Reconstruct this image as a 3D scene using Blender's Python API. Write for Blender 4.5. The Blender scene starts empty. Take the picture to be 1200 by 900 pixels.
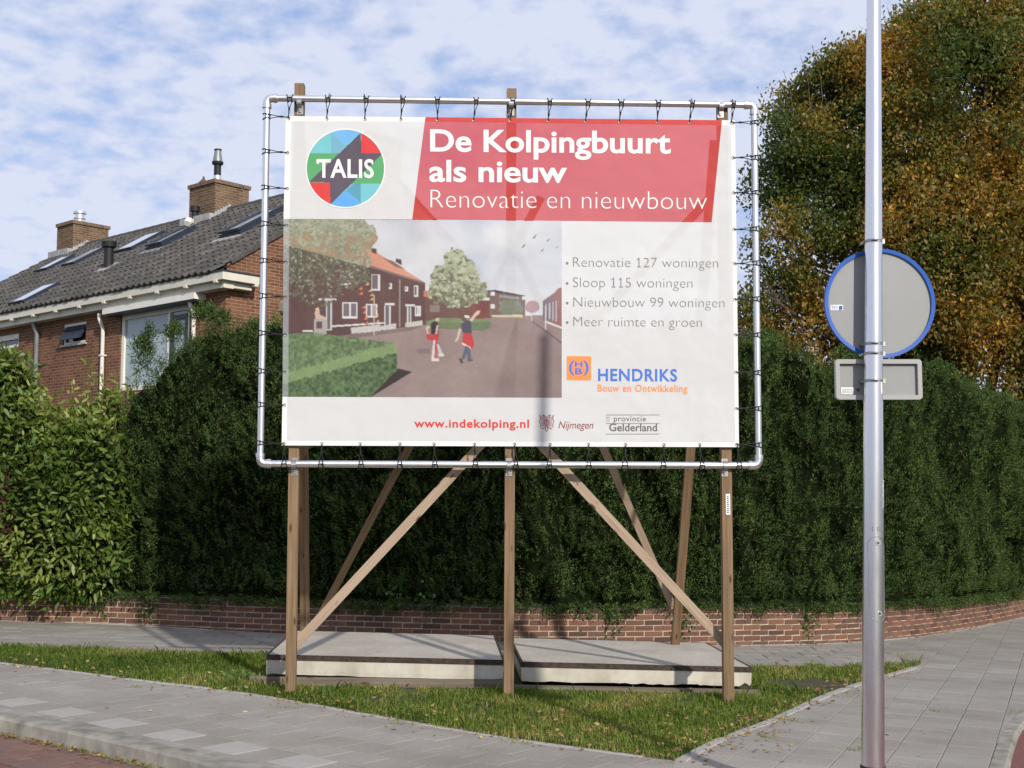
import bpy, math, random
import numpy as np
from mathutils import Vector, Matrix
random.seed(7); rng = np.random.default_rng(11)
S = bpy.context.scene
COL = S.collection
# ------------------------------------------------------------------ camera
FPX, EYE = 1480.0, 1.6
PITCH = math.atan(135.0 / FPX)
cam = bpy.data.objects.new('camera', bpy.data.cameras.new('camera'))
COL.objects.link(cam)
cam.location = (0, 0, EYE); cam.rotation_euler = (math.pi / 2 + PITCH, 0, 0)
cam.data.sensor_width = 36; cam.data.lens = FPX * 36 / 1200
cam.data.clip_start = 0.05; cam.data.clip_end = 3000
S.camera = cam
FWD = np.array([0, math.cos(PITCH), math.sin(PITCH)]); UP = np.array([0, -math.sin(PITCH), math.cos(PITCH)])
E0 = np.array([0, 0, EYE]); GK = -0.028
def ray(x, y): return FWD + (x - 600) / FPX * np.array([1., 0, 0]) + (450 - y) / FPX * UP
def atY(x, y, Y): r = ray(x, y); return E0 + r * (Y / r[1])
def gz(x): return GK * max(-9.0, min(9.0, x))
def gnd(x, y, o=0.0): r = ray(x, y); return E0 + r * ((o - EYE) / (r[2] - GK * r[0]))
def hit(x, y, p, n): r = ray(x, y); return E0 + r * (np.dot(np.array(p) - E0, n) / np.dot(r, n))
# ------------------------------------------------------------------ light
SUN_AZ, SUN_EL = 26.0, 29.0            # degrees to the right of straight behind the camera, height
sd = Vector((math.sin(math.radians(SUN_AZ)) * math.cos(math.radians(SUN_EL)),
             -math.cos(math.radians(SUN_AZ)) * math.cos(math.radians(SUN_EL)), math.sin(math.radians(SUN_EL))))
sun = bpy.data.objects.new('sun', bpy.data.lights.new('sun', 'SUN')); COL.objects.link(sun)
sun.data.energy = 4.3; sun.data.angle = math.radians(1.2); sun.data.color = (1.0, 0.93, 0.82)
sun.rotation_euler = sd.to_track_quat('Z', 'Y').to_euler()
W = bpy.data.worlds.new('World'); S.world = W; W.use_nodes = True
nt = W.node_tree; nt.nodes.clear()
def wn(t, **k):
    n = nt.nodes.new(t)
    for a, b in k.items(): setattr(n, a, b)
    return n
sky = wn('ShaderNodeTexSky', sky_type='NISHITA'); sky.sun_disc = False
sky.sun_elevation = math.radians(SUN_EL); sky.sun_rotation = math.radians(180 - SUN_AZ)
sky.air_density = 1.0; sky.dust_density = 1.2; sky.ozone_density = 2.0
bg1 = wn('ShaderNodeBackground'); bg1.inputs[1].default_value = 0.15
bg2 = wn('ShaderNodeBackground'); bg2.inputs[1].default_value = 1.0
tc = wn('ShaderNodeTexCoord'); sep = wn('ShaderNodeSeparateXYZ')
ad = wn('ShaderNodeMath', operation='ADD'); ad.inputs[1].default_value = 0.24
mx = wn('ShaderNodeMath', operation='MAXIMUM'); mx.inputs[1].default_value = 0.05
cmb = wn('ShaderNodeCombineXYZ')
d1 = wn('ShaderNodeMath', operation='DIVIDE'); d2 = wn('ShaderNodeMath', operation='DIVIDE')
L = nt.links.new
L(tc.outputs['Generated'], sep.inputs[0]); L(sep.outputs[2], ad.inputs[0]); L(ad.outputs[0], mx.inputs[0])
L(sep.outputs[0], d1.inputs[0]); L(mx.outputs[0], d1.inputs[1]); L(sep.outputs[1], d2.inputs[0]); L(mx.outputs[0], d2.inputs[1])
L(d1.outputs[0], cmb.inputs[0]); L(d2.outputs[0], cmb.inputs[1])
n1 = wn('ShaderNodeTexNoise'); n1.inputs['Scale'].default_value = 3.0; n1.inputs['Detail'].default_value = 5; n1.inputs['Roughness'].default_value = 0.5; n1.inputs['Distortion'].default_value = 0.2
n2 = wn('ShaderNodeTexNoise'); n2.inputs['Scale'].default_value = 18.0; n2.inputs['Detail'].default_value = 4; n2.inputs['Roughness'].default_value = 0.5; n2.inputs['Distortion'].default_value = 0.1
L(cmb.outputs[0], n1.inputs['Vector']); L(cmb.outputs[0], n2.inputs['Vector'])
ma = wn('ShaderNodeMath', operation='MULTIPLY_ADD'); ma.inputs[1].default_value = 0.75
L(n2.outputs[0], ma.inputs[0]); L(n1.outputs[0], ma.inputs[2])
rp = wn('ShaderNodeValToRGB'); rp.color_ramp.interpolation = 'EASE'
rp.color_ramp.elements[0].position = 0.58; rp.color_ramp.elements[0].color = (0.62, 0.62, 0.62, 1)
rp.color_ramp.elements[1].position = 0.90; rp.color_ramp.elements[1].color = (0.97, 0.97, 0.97, 1)
L(ma.outputs[0], rp.inputs[0])
cr = wn('ShaderNodeValToRGB'); cr.color_ramp.elements[0].position = 0.56; cr.color_ramp.elements[0].color = (0.33, 0.48, 0.88, 1)
cr.color_ramp.elements[1].position = 0.74; cr.color_ramp.elements[1].color = (0.56, 0.64, 0.88, 1); e_ = cr.color_ramp.elements.new(0.92); e_.color = (0.72, 0.77, 0.93, 1)
L(ma.outputs[0], cr.inputs[0]); L(cr.outputs[0], bg2.inputs[0])
ms = wn('ShaderNodeMixShader'); out = wn('ShaderNodeOutputWorld')
L(sky.outputs[0], bg1.inputs[0]); L(rp.outputs[0], ms.inputs[0]); L(bg1.outputs[0], ms.inputs[1]); L(bg2.outputs[0], ms.inputs[2]); L(ms.outputs[0], out.inputs[0])
S.view_settings.view_transform = 'Standard'; S.view_settings.look = 'None'; S.view_settings.exposure = 0.0; S.view_settings.gamma = 1.0
S.cycles.max_bounces = 6; S.cycles.transparent_max_bounces = 12

# ------------------------------------------------------------------ materials
class NT:
    def __init__(s, name):
        s.m = bpy.data.materials.new(name); s.m.use_nodes = True; s.t = s.m.node_tree
        s.b = s.t.nodes['Principled BSDF']; s.o = s.t.nodes['Material Output']
    def n(s, t, ins=None, **k):
        n = s.t.nodes.new(t)
        for a, b in k.items(): setattr(n, a, b)
        for a, b in (ins or {}).items():
            if isinstance(b, bpy.types.NodeSocket): s.t.links.new(b, n.inputs[a])
            else: n.inputs[a].default_value = b
        return n
    def l(s, a, b): s.t.links.new(a, b)
    def co(s, kind='Object', scale=(1, 1, 1)):
        c = s.n('ShaderNodeTexCoord'); m = s.n('ShaderNodeMapping', {0: c.outputs[kind], 3: scale}); return m.outputs[0]
    def noise(s, v, sc, det=4, ro=0.55): return s.n('ShaderNodeTexNoise', {'Vector': v, 'Scale': sc, 'Detail': det, 'Roughness': ro}).outputs[0]
    def ramp(s, f, stops):
        r = s.n('ShaderNodeValToRGB', {0: f}); e = r.color_ramp.elements
        while len(e) < len(stops): e.new(0.5)
        for q, (p, c) in zip(e, stops): q.position = p; q.color = (*c, 1)
        return r.outputs[0]
    def mix(s, f, a, b, mode='MIX'):
        m = s.n('ShaderNodeMix', data_type='RGBA', blend_type=mode)
        for i, v in ((0, f), (6, a), (7, b)):
            if isinstance(v, bpy.types.NodeSocket): s.l(v, m.inputs[i])
            else: m.inputs[i].default_value = v if i == 0 else (*v[:3], 1)
        return m.outputs[2]
    def math(s, op, a, b):
        m = s.n('ShaderNodeMath', {0: a, 1: b}, operation=op); return m.outputs[0]
    def bump(s, h, st=0.3, d=0.01):
        b = s.n('ShaderNodeBump', {'Height': h, 'Strength': st, 'Distance': d}); s.l(b.outputs[0], s.b.inputs['Normal'])
    def set(s, color=None, rough=None, metal=None, spec=None):
        for k, v in (('Base Color', color), ('Roughness', rough), ('Metallic', metal), ('Specular IOR Level', spec)):
            if v is None: continue
            if isinstance(v, bpy.types.NodeSocket): s.l(v, s.b.inputs[k])
            else: s.b.inputs[k].default_value = (*v, 1) if k == 'Base Color' else v
        return s.m
def flat(name, c, rough=0.6, metal=0.0, var=0.12, sc=8, bump=0.0, spec=0.4):
    t = NT(name); v = t.noise(t.co(), sc, 5)
    t.set(t.ramp(v, [(0.3, tuple(x * (1 - var) for x in c)), (0.7, tuple(min(1, x * (1 + var)) for x in c))]), rough, metal, spec)
    if bump: t.bump(v, bump)
    return t.m
def island(t):
    oi = t.n('ShaderNodeObjectInfo'); g = t.n('ShaderNodeNewGeometry')
    return t.math('FRACT', t.math('ADD', oi.outputs['Random'], g.outputs['Random Per Island']), 0.0)
def m_tile():
    t = NT('paving_concrete'); r = island(t); gp = t.n('ShaderNodeNewGeometry').outputs['Position']; v = t.noise(gp, 1.1, 7, 0.65); w = t.noise(gp, 75, 3)
    base = t.ramp(r, [(0.0, (0.285, 0.265, 0.243)), (0.35, (0.30, 0.28, 0.256)), (0.7, (0.31, 0.29, 0.266)), (1.0, (0.33, 0.31, 0.285))])
    c = t.mix(t.ramp(v, [(0.3, (0, 0, 0)), (0.7, (1, 1, 1))]), t.mix(1.0, base, (0.74, 0.72, 0.68), 'MULTIPLY'), base)
    c = t.mix(0.35, c, t.mix(1.0, c, t.ramp(w, [(0.3, (0.65, 0.65, 0.65)), (0.7, (1.25, 1.25, 1.25))]), 'MULTIPLY'))
    sp = t.n('ShaderNodeTexVoronoi', {'Vector': gp, 'Scale': 5.0, 'Randomness': 1.0}).outputs['Distance']
    c = t.mix(t.ramp(sp, [(0.05, (.55, .55, .55)), (0.09, (0, 0, 0))]), c, (0.12, 0.11, 0.09))
    big = t.noise(gp, 0.45, 4); c = t.mix(t.ramp(big, [(0.35, (0, 0, 0)), (0.65, (.5, .5, .5))]), c, t.mix(1.0, c, (0.80, 0.79, 0.76), 'MULTIPLY'))
    t.bump(w, 0.35, 0.003); return t.set(c, 0.9, 0, 0.25)
def m_brick(name, cols, mort=None):
    t = NT(name); r = island(t); v = t.noise(t.co(), 20, 5)
    c = t.ramp(r, [(i / (len(cols) - 1), q) for i, q in enumerate(cols)])
    c = t.mix(t.math('MULTIPLY', v, 0.30), c, (0.22, 0.17, 0.13))
    t.bump(t.noise(t.co(), 60, 4), 0.5, 0.004); return t.set(c, 0.92, 0, 0.2)
def m_brickwall(name, c1, c2, mort):
    t = NT(name); uv = t.n('ShaderNodeTexCoord').outputs['UV']
    b = t.n('ShaderNodeTexBrick', {'Vector': uv, 'Color1': (*c1, 1), 'Color2': (*c2, 1), 'Mortar': (*mort, 1), 'Scale': 1.0, 'Mortar Size': 0.006, 'Mortar Smooth': 0.2, 'Bias': 0.0, 'Brick Width': 0.22, 'Row Height': 0.0625})
    v = t.noise(uv, 1.2, 5); w = t.noise(uv, 26, 4)
    c = t.mix(1.0, b.outputs[0], t.ramp(v, [(0.3, (0.8, 0.78, 0.76)), (0.7, (1.15, 1.13, 1.1))]), 'MULTIPLY')
    c = t.mix(0.5, c, t.mix(1.0, c, t.ramp(w, [(0.3, (0.6, 0.6, 0.6)), (0.7, (1.35, 1.3, 1.25))]), 'MULTIPLY'))
    inv = t.math('SUBTRACT', 1.0, b.outputs['Fac']); t.bump(inv, 0.9, 0.01); return t.set(c, 0.92, 0, 0.2)
def m_wood(name, a, b, dark):
    t = NT(name); oi = t.n('ShaderNodeObjectInfo').outputs['Random']
    c = t.n('ShaderNodeTexCoord'); m = t.n('ShaderNodeMapping', {0: c.outputs['Object'], 3: (26, 26, 0.9)})
    off = t.n('ShaderNodeCombineXYZ', {2: t.math('MULTIPLY', oi, 40.0)}); t.l(off.outputs[0], m.inputs[1])
    g = t.noise(m.outputs[0], 1.6, 7, 0.65)
    m2 = t.n('ShaderNodeMapping', {0: c.outputs['Object'], 3: (4, 4, 1.2)}); t.l(off.outputs[0], m2.inputs[1])
    k = t.n('ShaderNodeTexVoronoi', {'Vector': m2.outputs[0], 'Scale': 3.0, 'Randomness': 1.0}).outputs['Distance']
    col = t.ramp(g, [(0.25, dark), (0.45, a), (0.7, b)])
    col = t.mix(t.ramp(k, [(0.09, (1, 1, 1)), (0.17, (0, 0, 0))]), col, (0.09, 0.045, 0.02))
    st = t.noise(t.co(), 2.5, 4); col = t.mix(t.math('MULTIPLY', st, 0.5), col, t.mix(1.0, col, (0.55, 0.5, 0.47), 'MULTIPLY'))
    t.bump(g, 0.4, 0.004); return t.set(col, 0.75, 0, 0.3)
def m_leaf(name, stops, rough=0.45, trans=0.22, spec=0.4):
    t = NT(name); a = t.n('ShaderNodeAttribute', attribute_name='tone')
    c = t.ramp(a.outputs['Fac'], stops); t.set(c, rough, 0, spec)
    tr = t.n('ShaderNodeBsdfTranslucent', {0: t.mix(1.0, c, (1.5, 1.6, 0.7), 'MULTIPLY')})
    mxs = t.n('ShaderNodeMixShader', {0: trans}); t.l(t.b.outputs[0], mxs.inputs[1]); t.l(tr.outputs[0], mxs.inputs[2]); t.l(mxs.outputs[0], t.o.inputs[0])
    return t.m
def m_print(name, c, thin=0.16, rough=0.55, attr=None):
    t = NT(name)
    if attr: c = t.n('ShaderNodeAttribute', attribute_name=attr).outputs['Color']
    w = t.noise(t.co(), 1.3, 3); t.set(c, rough, 0, 0.3)
    weave = t.n('ShaderNodeTexChecker', {'Vector': t.co(), 'Scale': 420.0})
    t.bump(t.math('ADD', t.math('MULTIPLY', w, 3.0), t.math('MULTIPLY', weave.outputs['Fac'], 0.02)), 0.5, 0.035)
    if thin:
        tb = t.n('ShaderNodeBsdfTransparent'); mxs = t.n('ShaderNodeMixShader', {0: thin})
        t.l(t.b.outputs[0], mxs.inputs[1]); t.l(tb.outputs[0], mxs.inputs[2]); t.l(mxs.outputs[0], t.o.inputs[0])
    return t.m
M = {}
M['tile'] = m_tile()
def m_lighttile():
    t = NT('light_concrete'); v = t.noise(t.co(), 5, 6); w = t.noise(t.co(), 80, 3)
    c = t.ramp(v, [(0.3, (0.30, 0.283, 0.262)), (0.7, (0.335, 0.315, 0.292))]); t.bump(w, 0.4, 0.003)
    return t.set(c, 0.9, 0, 0.25)
M['ltile'] = m_lighttile()
M['kerb'] = flat('kerb_concrete', (0.225, 0.21, 0.18), 0.9, var=0.4, sc=6, bump=0.4)
M['joint'] = flat('joint_sand', (0.21, 0.19, 0.16), 0.95, var=0.4, sc=14)
M['soil'] = flat('soil', (0.05, 0.052, 0.02), 0.95, var=0.4, sc=12, bump=0.5)
M['asphalt'] = flat('red_asphalt', (0.15, 0.06, 0.052), 0.9, var=0.25, sc=60, bump=0.5)
M['klinker'] = m_brick('clinker_brick', [(0.14, 0.07, 0.055), (0.17, 0.095, 0.075), (0.12, 0.075, 0.07)])
M['brick'] = m_brick('red_brick', [(0.06, 0.028, 0.022), (0.14, 0.055, 0.036), (0.19, 0.082, 0.05), (0.09, 0.042, 0.032), (0.15, 0.078, 0.054)])
M['mortar'] = flat('mortar', (0.40, 0.33, 0.25), 0.95, var=0.25, sc=9, bump=0.4)
M['house'] = m_brickwall('house_brick', (0.215, 0.098, 0.058), (0.13, 0.058, 0.037), (0.33, 0.255, 0.18))
M['chim'] = m_brickwall('chimney_brick', (0.19, 0.125, 0.08), (0.105, 0.065, 0.045), (0.32, 0.26, 0.19))
def m_roof():
    t = NT('roof_tile_clay'); v = t.noise(t.co(), 0.8, 5); r = t.n('ShaderNodeNewGeometry').outputs['Random Per Island']
    w = t.noise(t.co(), 22, 5)
    c = t.ramp(t.math('ADD', t.math('MULTIPLY', v, 0.5), t.math('MULTIPLY', r, 0.5)), [(0.2, (0.036, 0.034, 0.032)), (0.55, (0.066, 0.061, 0.057)), (0.85, (0.108, 0.10, 0.092))])
    c = t.mix(t.ramp(w, [(0.55, (0, 0, 0)), (0.75, (0.6, 0.6, 0.6))]), c, (0.19, 0.175, 0.14)); return t.set(c, 0.8, 0, 0.35)
M['roof'] = m_roof()
M['post'] = m_wood('treated_timber', (0.19, 0.125, 0.068), (0.29, 0.20, 0.118), (0.095, 0.058, 0.03))
M['brace'] = m_wood('weathered_timber', (0.36, 0.27, 0.19), (0.47, 0.37, 0.28), (0.22, 0.15, 0.10))
M['grey_wood'] = m_wood('grey_timber', (0.15, 0.125, 0.095), (0.22, 0.19, 0.15), (0.08, 0.06, 0.045))
def m_metal(name, c, rough, sc=30):
    t = NT(name); v = t.noise(t.co('Object', (1, 1, 0.15)), sc, 5)
    t.set(c, t.math('ADD', t.math('MULTIPLY', v, 0.15), rough - 0.07), 1.0); t.bump(v, 0.08, 0.002); return t.m
M['pole'] = m_metal('brushed_aluminium', (0.78, 0.77, 0.78), 0.27)
M['galv'] = m_metal('galvanised_pipe', (0.80, 0.80, 0.80), 0.34, 18)
M['clamp'] = m_metal('clamp_steel', (0.36, 0.36, 0.35), 0.5)
M['signback'] = flat('sign_back_grey', (0.255, 0.265, 0.265), 0.5, var=0.04, sc=3)
M['signback2'] = flat('sign_frame_grey', (0.33, 0.335, 0.33), 0.42, var=0.05, sc=5)
M['blue'] = flat('blue_enamel', (0.008, 0.085, 0.40), 0.5, var=0.05)
M['black'] = flat('black_rubber', (0.012, 0.012, 0.013), 0.6)
M['white'] = flat('white_paint', (0.72, 0.70, 0.64), 0.5, var=0.06, sc=3)
M['cream'] = flat('cream_paint', (0.62, 0.59, 0.50), 0.55, var=0.08, sc=4)
M['darkframe'] = flat('dark_frame_paint', (0.025, 0.035, 0.055), 0.4)
M['lead'] = flat('lead_flashing', (0.33, 0.33, 0.32), 0.6, var=0.3, sc=9)
M['zinc'] = flat('zinc_pipe', (0.22, 0.24, 0.25), 0.45, metal=0.3, var=0.15)
M['terracotta'] = flat('terracotta', (0.14, 0.05, 0.03), 0.7)
M['steel'] = flat('rusty_steel', (0.04, 0.026, 0.019), 0.75, var=0.6, sc=25, bump=0.5)
def m_slab(name, a, b, streak):
    t = NT(name); v = t.noise(t.co(), 2.2, 7, 0.65); w = t.noise(t.co('Object', (7, 7, 2.2) if streak else (40, 40, 40)), 1, 5)
    c = t.ramp(v, [(0.3, a), (0.7, b)]); c = t.mix(0.5, c, t.mix(1.0, c, t.ramp(w, [(0.3, (0.65, 0.63, 0.58)), (0.65, (1.15, 1.15, 1.15))]), 'MULTIPLY'))
    t.bump(w, 0.3, 0.003); return t.set(c, 0.9, 0, 0.25)
M['slabtop'] = m_slab('slab_top_concrete', (0.33, 0.30, 0.26), (0.45, 0.415, 0.36), False)
M['slabside'] = m_slab('slab_side_limewash', (0.38, 0.355, 0.29), (0.58, 0.56, 0.49), True)
M['paper'] = flat('sticker_paper', (0.7, 0.72, 0.72), 0.5, var=0.25, sc=60)
M['ink'] = flat('sticker_ink', (0.08, 0.09, 0.12), 0.6)
M['bark'] = flat('bark', (0.07, 0.05, 0.035), 0.9, var=0.4, sc=9, bump=0.6)
M['inner'] = flat('foliage_inner_shade', (0.008, 0.012, 0.005), 1.0, var=0.5, sc=6, spec=0.0)  # near-black fill: shade inside hedge and laurel put into the colour
M['yew'] = m_leaf('yew_needles', [(0.0, (0.024, 0.042, 0.012)), (0.4, (0.050, 0.086, 0.024)), (0.8, (0.094, 0.145, 0.040)), (0.95, (0.15, 0.20, 0.055)), (1.0, (0.17, 0.085, 0.035))], 0.65, 0.2, 0.12)
M['laurel'] = m_leaf('laurel_leaves', [(0.0, (0.035, 0.068, 0.015)), (0.35, (0.085, 0.145, 0.028)), (0.65, (0.17, 0.225, 0.05)), (1.0, (0.32, 0.34, 0.09))], 0.42, 0.28, 0.35)
M['ivy'] = m_leaf('ivy_leaves', [(0.0, (0.02, 0.055, 0.015)), (0.6, (0.06, 0.13, 0.03)), (1.0, (0.12, 0.22, 0.05))], 0.4, 0.2)
M['brownshrub'] = m_leaf('brown_needles', [(0.0, (0.05, 0.03, 0.015)), (1.0, (0.13, 0.08, 0.035))], 0.6, 0.1)
M['tree'] = m_leaf('autumn_leaves', [(0.0, (0.045, 0.075, 0.017)), (0.3, (0.09, 0.12, 0.024)), (0.55, (0.19, 0.155, 0.032)), (0.78, (0.34, 0.185, 0.045)), (0.92, (0.42, 0.20, 0.04)), (1.0, (0.60, 0.38, 0.045))], 0.5, 0.4, 0.35)
M['grass'] = m_leaf('grass_blades', [(0.0, (0.07, 0.115, 0.02)), (0.45, (0.15, 0.22, 0.042)), (0.75, (0.24, 0.27, 0.07)), (1.0, (0.42, 0.33, 0.15))], 0.6, 0.4, 0.2)
M['fallen'] = m_leaf('fallen_leaves', [(0.0, (0.14, 0.07, 0.03)), (0.5, (0.30, 0.17, 0.07)), (1.0, (0.46, 0.33, 0.14))], 0.7, 0.15)
TH = 0.085
M['bwhite'] = m_print('banner_white_print', (0.60, 0.605, 0.61), TH)
M['bhem'] = m_print('banner_hem', (0.72, 0.72, 0.71), 0.0)
M['bred'] = m_print('banner_red_print', (0.50, 0.045, 0.042), TH + 0.075)
M['bredhem'] = m_print('banner_red_hem', (0.52, 0.05, 0.046), 0.0)
M['bpic'] = m_print('banner_picture_print', (1, 1, 1), TH - 0.02, attr='pic')
M['blogo'] = m_print('banner_logo_print', (1, 1, 1), 0.0, attr='pic')
for k, c in dict(t_white=(0.74, 0.74, 0.73), t_grey=(0.20, 0.19, 0.18), t_red=(0.60, 0.045, 0.035), t_blue=(0.06, 0.16, 0.58), t_orange=(0.78, 0.26, 0.07), t_maroon=(0.26, 0.07, 0.06), t_dgrey=(0.12, 0.12, 0.11)).items():
    M[k] = m_print('print_' + k[2:], c, 0.0)
def m_glass(name, c, rough=0.06, tr=0.0):
    t = NT(name); t.set(c, rough, 0.0, 0.9)
    if tr:
        tb = t.n('ShaderNodeBsdfTransparent'); mxs = t.n('ShaderNodeMixShader', {0: tr}); t.l(t.b.outputs[0], mxs.inputs[1]); t.l(tb.outputs[0], mxs.inputs[2]); t.l(mxs.outputs[0], t.o.inputs[0])
    return t.m
M['glass'] = m_glass('window_glass', (0.42, 0.50, 0.54), 0.05, 0.3)
M['skyglass'] = m_glass('skylight_glass', (0.42, 0.44, 0.48), 0.12)
M['darkglass'] = m_glass('dark_window_glass', (0.015, 0.017, 0.02), 0.05)
M['curtain'] = flat('pale_curtain', (0.62, 0.68, 0.70), 0.9, var=0.05, sc=2)

# ------------------------------------------------------------------ mesh helpers
WL = {}
def wl(o): return WL.get(o.name, Vector((0, 0, 0))) if o else Vector((0, 0, 0))
def props(o, label=None, cat=None, group=None, kind=None):
    for k, v in (('label', label), ('category', cat), ('group', group), ('kind', kind)):
        if v: o[k] = v
    return o
def empty(name, loc, label, cat, group=None):
    o = bpy.data.objects.new(name, None); COL.objects.link(o); o.location = loc; WL[o.name] = Vector(loc); o.empty_display_size = 0.1
    return props(o, label, cat, group)
def link(name, me, parent=None, loc=None):
    o = bpy.data.objects.new(name, me); COL.objects.link(o)
    if parent: o.parent = parent
    if loc is not None: o.location = Vector(loc) - wl(parent); WL[o.name] = Vector(loc)
    else: WL[o.name] = wl(parent)
    return o
def mobj(name, V, F, mat, parent=None, smooth=False, midx=None, loc=None, uv=None, tone=None, col=None):
    """V world coordinates; loc = origin of a top-level mesh object"""
    base = Vector(loc) if loc is not None else wl(parent)
    V = np.asarray(V, dtype=np.float64).reshape(-1, 3) - np.array(base)
    me = bpy.data.meshes.new(name)
    if isinstance(F, np.ndarray):
        n, k = F.shape
        me.vertices.add(len(V)); me.vertices.foreach_set('co', V.astype(np.float32).ravel())
        me.loops.add(n * k); me.loops.foreach_set('vertex_index', F.astype(np.int32).ravel())
        me.polygons.add(n); me.polygons.foreach_set('loop_start', np.arange(0, n * k, k, dtype=np.int32))
        me.update(calc_edges=True)
    else:
        me.from_pydata(V.tolist(), [], F); me.update()
    for m in (mat if isinstance(mat, (list, tuple)) else [mat]): me.materials.append(m)
    if midx is not None: me.polygons.foreach_set('material_index', np.array(midx, dtype=np.int32))
    if smooth: me.polygons.foreach_set('use_smooth', np.ones(len(me.polygons), dtype=bool))
    if uv is not None:
        ul = me.uv_layers.new(name='UVMap'); li = np.zeros(len(me.loops), dtype=np.int32); me.loops.foreach_get('vertex_index', li)
        ul.data.foreach_set('uv', np.asarray(uv, dtype=np.float32)[li].ravel())
    if tone is not None:
        a = me.attributes.new('tone', 'FLOAT', 'POINT'); a.data.foreach_set('value', np.asarray(tone, dtype=np.float32))
    if col is not None:
        a = me.attributes.new('pic', 'FLOAT_COLOR', 'POINT'); c = np.ones((len(V), 4), dtype=np.float32); c[:, :3] = col; a.data.foreach_set('color', c.ravel())
    return link(name, me, parent, loc)
BOXF = [(0, 3, 2, 1), (4, 5, 6, 7), (0, 1, 5, 4), (1, 2, 6, 5), (2, 3, 7, 6), (3, 0, 4, 7)]
class MB:
    def __init__(s): s.v = []; s.f = []; s.mi = []
    def add(s, V, F, mi=0):
        o = len(s.v); s.v += [tuple(p) for p in V]; s.f += [tuple(i + o for i in f) for f in F]; s.mi += [mi] * len(F); return s
    def box(s, lo, hi, T=None, mi=0):
        (a, b, c), (d, e, f) = lo, hi
        V = [(a, b, c), (d, b, c), (d, e, c), (a, e, c), (a, b, f), (d, b, f), (d, e, f), (a, e, f)]
        if T: V = [T(*p) for p in V]
        return s.add(V, BOXF, mi)
    def bbox(s, lo, hi, bev, T=None, mi=0):
        (a, b, c), (d, e, f) = lo, hi; V = []
        for z, k in ((c, bev), (c + bev, 0), (f - bev, 0), (f, bev)):
            V += [(a + k, b + k, z), (d - k, b + k, z), (d - k, e - k, z), (a + k, e - k, z)]
        F = [(3, 2, 1, 0), (12, 13, 14, 15)]
        for r in range(3):
            for i in range(4): j = (i + 1) % 4; F.append((r * 4 + i, r * 4 + j, r * 4 + 4 + j, r * 4 + 4 + i))
        if T: V = [T(*p) for p in V]
        return s.add(V, F, mi)
    def tube(s, path, rad, n=8, mi=0, cap=True):
        P = [Vector(p) for p in path]; R = rad if isinstance(rad, (list, tuple)) else [rad] * len(P)
        o = len(s.v); t0 = (P[1] - P[0]).normalized(); a = t0.orthogonal().normalized()
        for i, p in enumerate(P):
            t = ((P[min(i + 1, len(P) - 1)] - P[max(i - 1, 0)])).normalized()
            a = (a - t * a.dot(t)).normalized(); b = t.cross(a)
            for k in range(n):
                q = 2 * math.pi * k / n; s.v.append(tuple(p + (a * math.cos(q) + b * math.sin(q)) * R[i]))
        for i in range(len(P) - 1):
            for k in range(n):
                k2 = (k + 1) % n; s.f.append((o + i * n + k, o + i * n + k2, o + (i + 1) * n + k2, o + (i + 1) * n + k)); s.mi.append(mi)
        if cap:
            s.f.append(tuple(o + k for k in reversed(range(n)))); s.f.append(tuple(o + (len(P) - 1) * n + k for k in range(n))); s.mi += [mi, mi]
        return s
    def build(s, name, mat, parent=None, smooth=False, loc=None):
        return mobj(name, s.v, s.f, mat, parent, smooth, s.mi, loc)
def autosmooth(o, ang=40):
    me = o.data; me.polygons.foreach_set('use_smooth', np.ones(len(me.polygons), dtype=bool))
    try: me.set_sharp_from_angle(angle=math.radians(ang))
    except Exception: pass
def beam(name, p0, p1, w, d, mat, parent=None, face=(0, -1, 0), loc_top=False, bev=0.004):
    """timber with its own axis as local z; width w sideways, depth d toward face"""
    p0 = Vector(p0); p1 = Vector(p1); z = (p1 - p0); Ln = z.length; z.normalize()
    y = Vector(face); y = -(y - z * y.dot(z)).normalized(); x = y.cross(z)
    m = MB(); m.bbox((-w / 2, -d / 2, 0), (w / 2, d / 2, Ln), bev)
    # a few rings so the board can be minutely bowed
    me = bpy.data.meshes.new(name); me.from_pydata(m.v, [], m.f); me.materials.append(mat)
    o = bpy.data.objects.new(name, me); COL.objects.link(o)
    if parent: o.parent = parent
    R = Matrix((x, y, z)).transposed().to_4x4(); R.translation = p0 - wl(parent); o.matrix_basis = R; WL[o.name] = p0
    return o
# ------------------------------------------------------------------ value noise
def vnoise(P, seed=0):
    P = np.asarray(P, dtype=np.float64); I = np.floor(P).astype(np.int64); Fr = P - I; Fr = Fr * Fr * (3 - 2 * Fr); out_ = 0
    def h(ix, iy, iz):
        n = (ix * 374761393 + iy * 668265263 + iz * 2147483647 + seed * 974634777) & 0xffffffff
        n = ((n ^ (n >> 13)) * 1274126177) & 0xffffffff
        return ((n ^ (n >> 16)) & 0xffff) / 65535.0
    for a in (0, 1):
        for b in (0, 1):
            for c in (0, 1):
                w = (Fr[:, 0] if a else 1 - Fr[:, 0]) * (Fr[:, 1] if b else 1 - Fr[:, 1]) * (Fr[:, 2] if c else 1 - Fr[:, 2])
                out_ = out_ + w * h(I[:, 0] + a, I[:, 1] + b, I[:, 2] + c)
    return out_
def unit(a): return a / (np.linalg.norm(a, axis=1, keepdims=True) + 1e-9)
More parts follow.
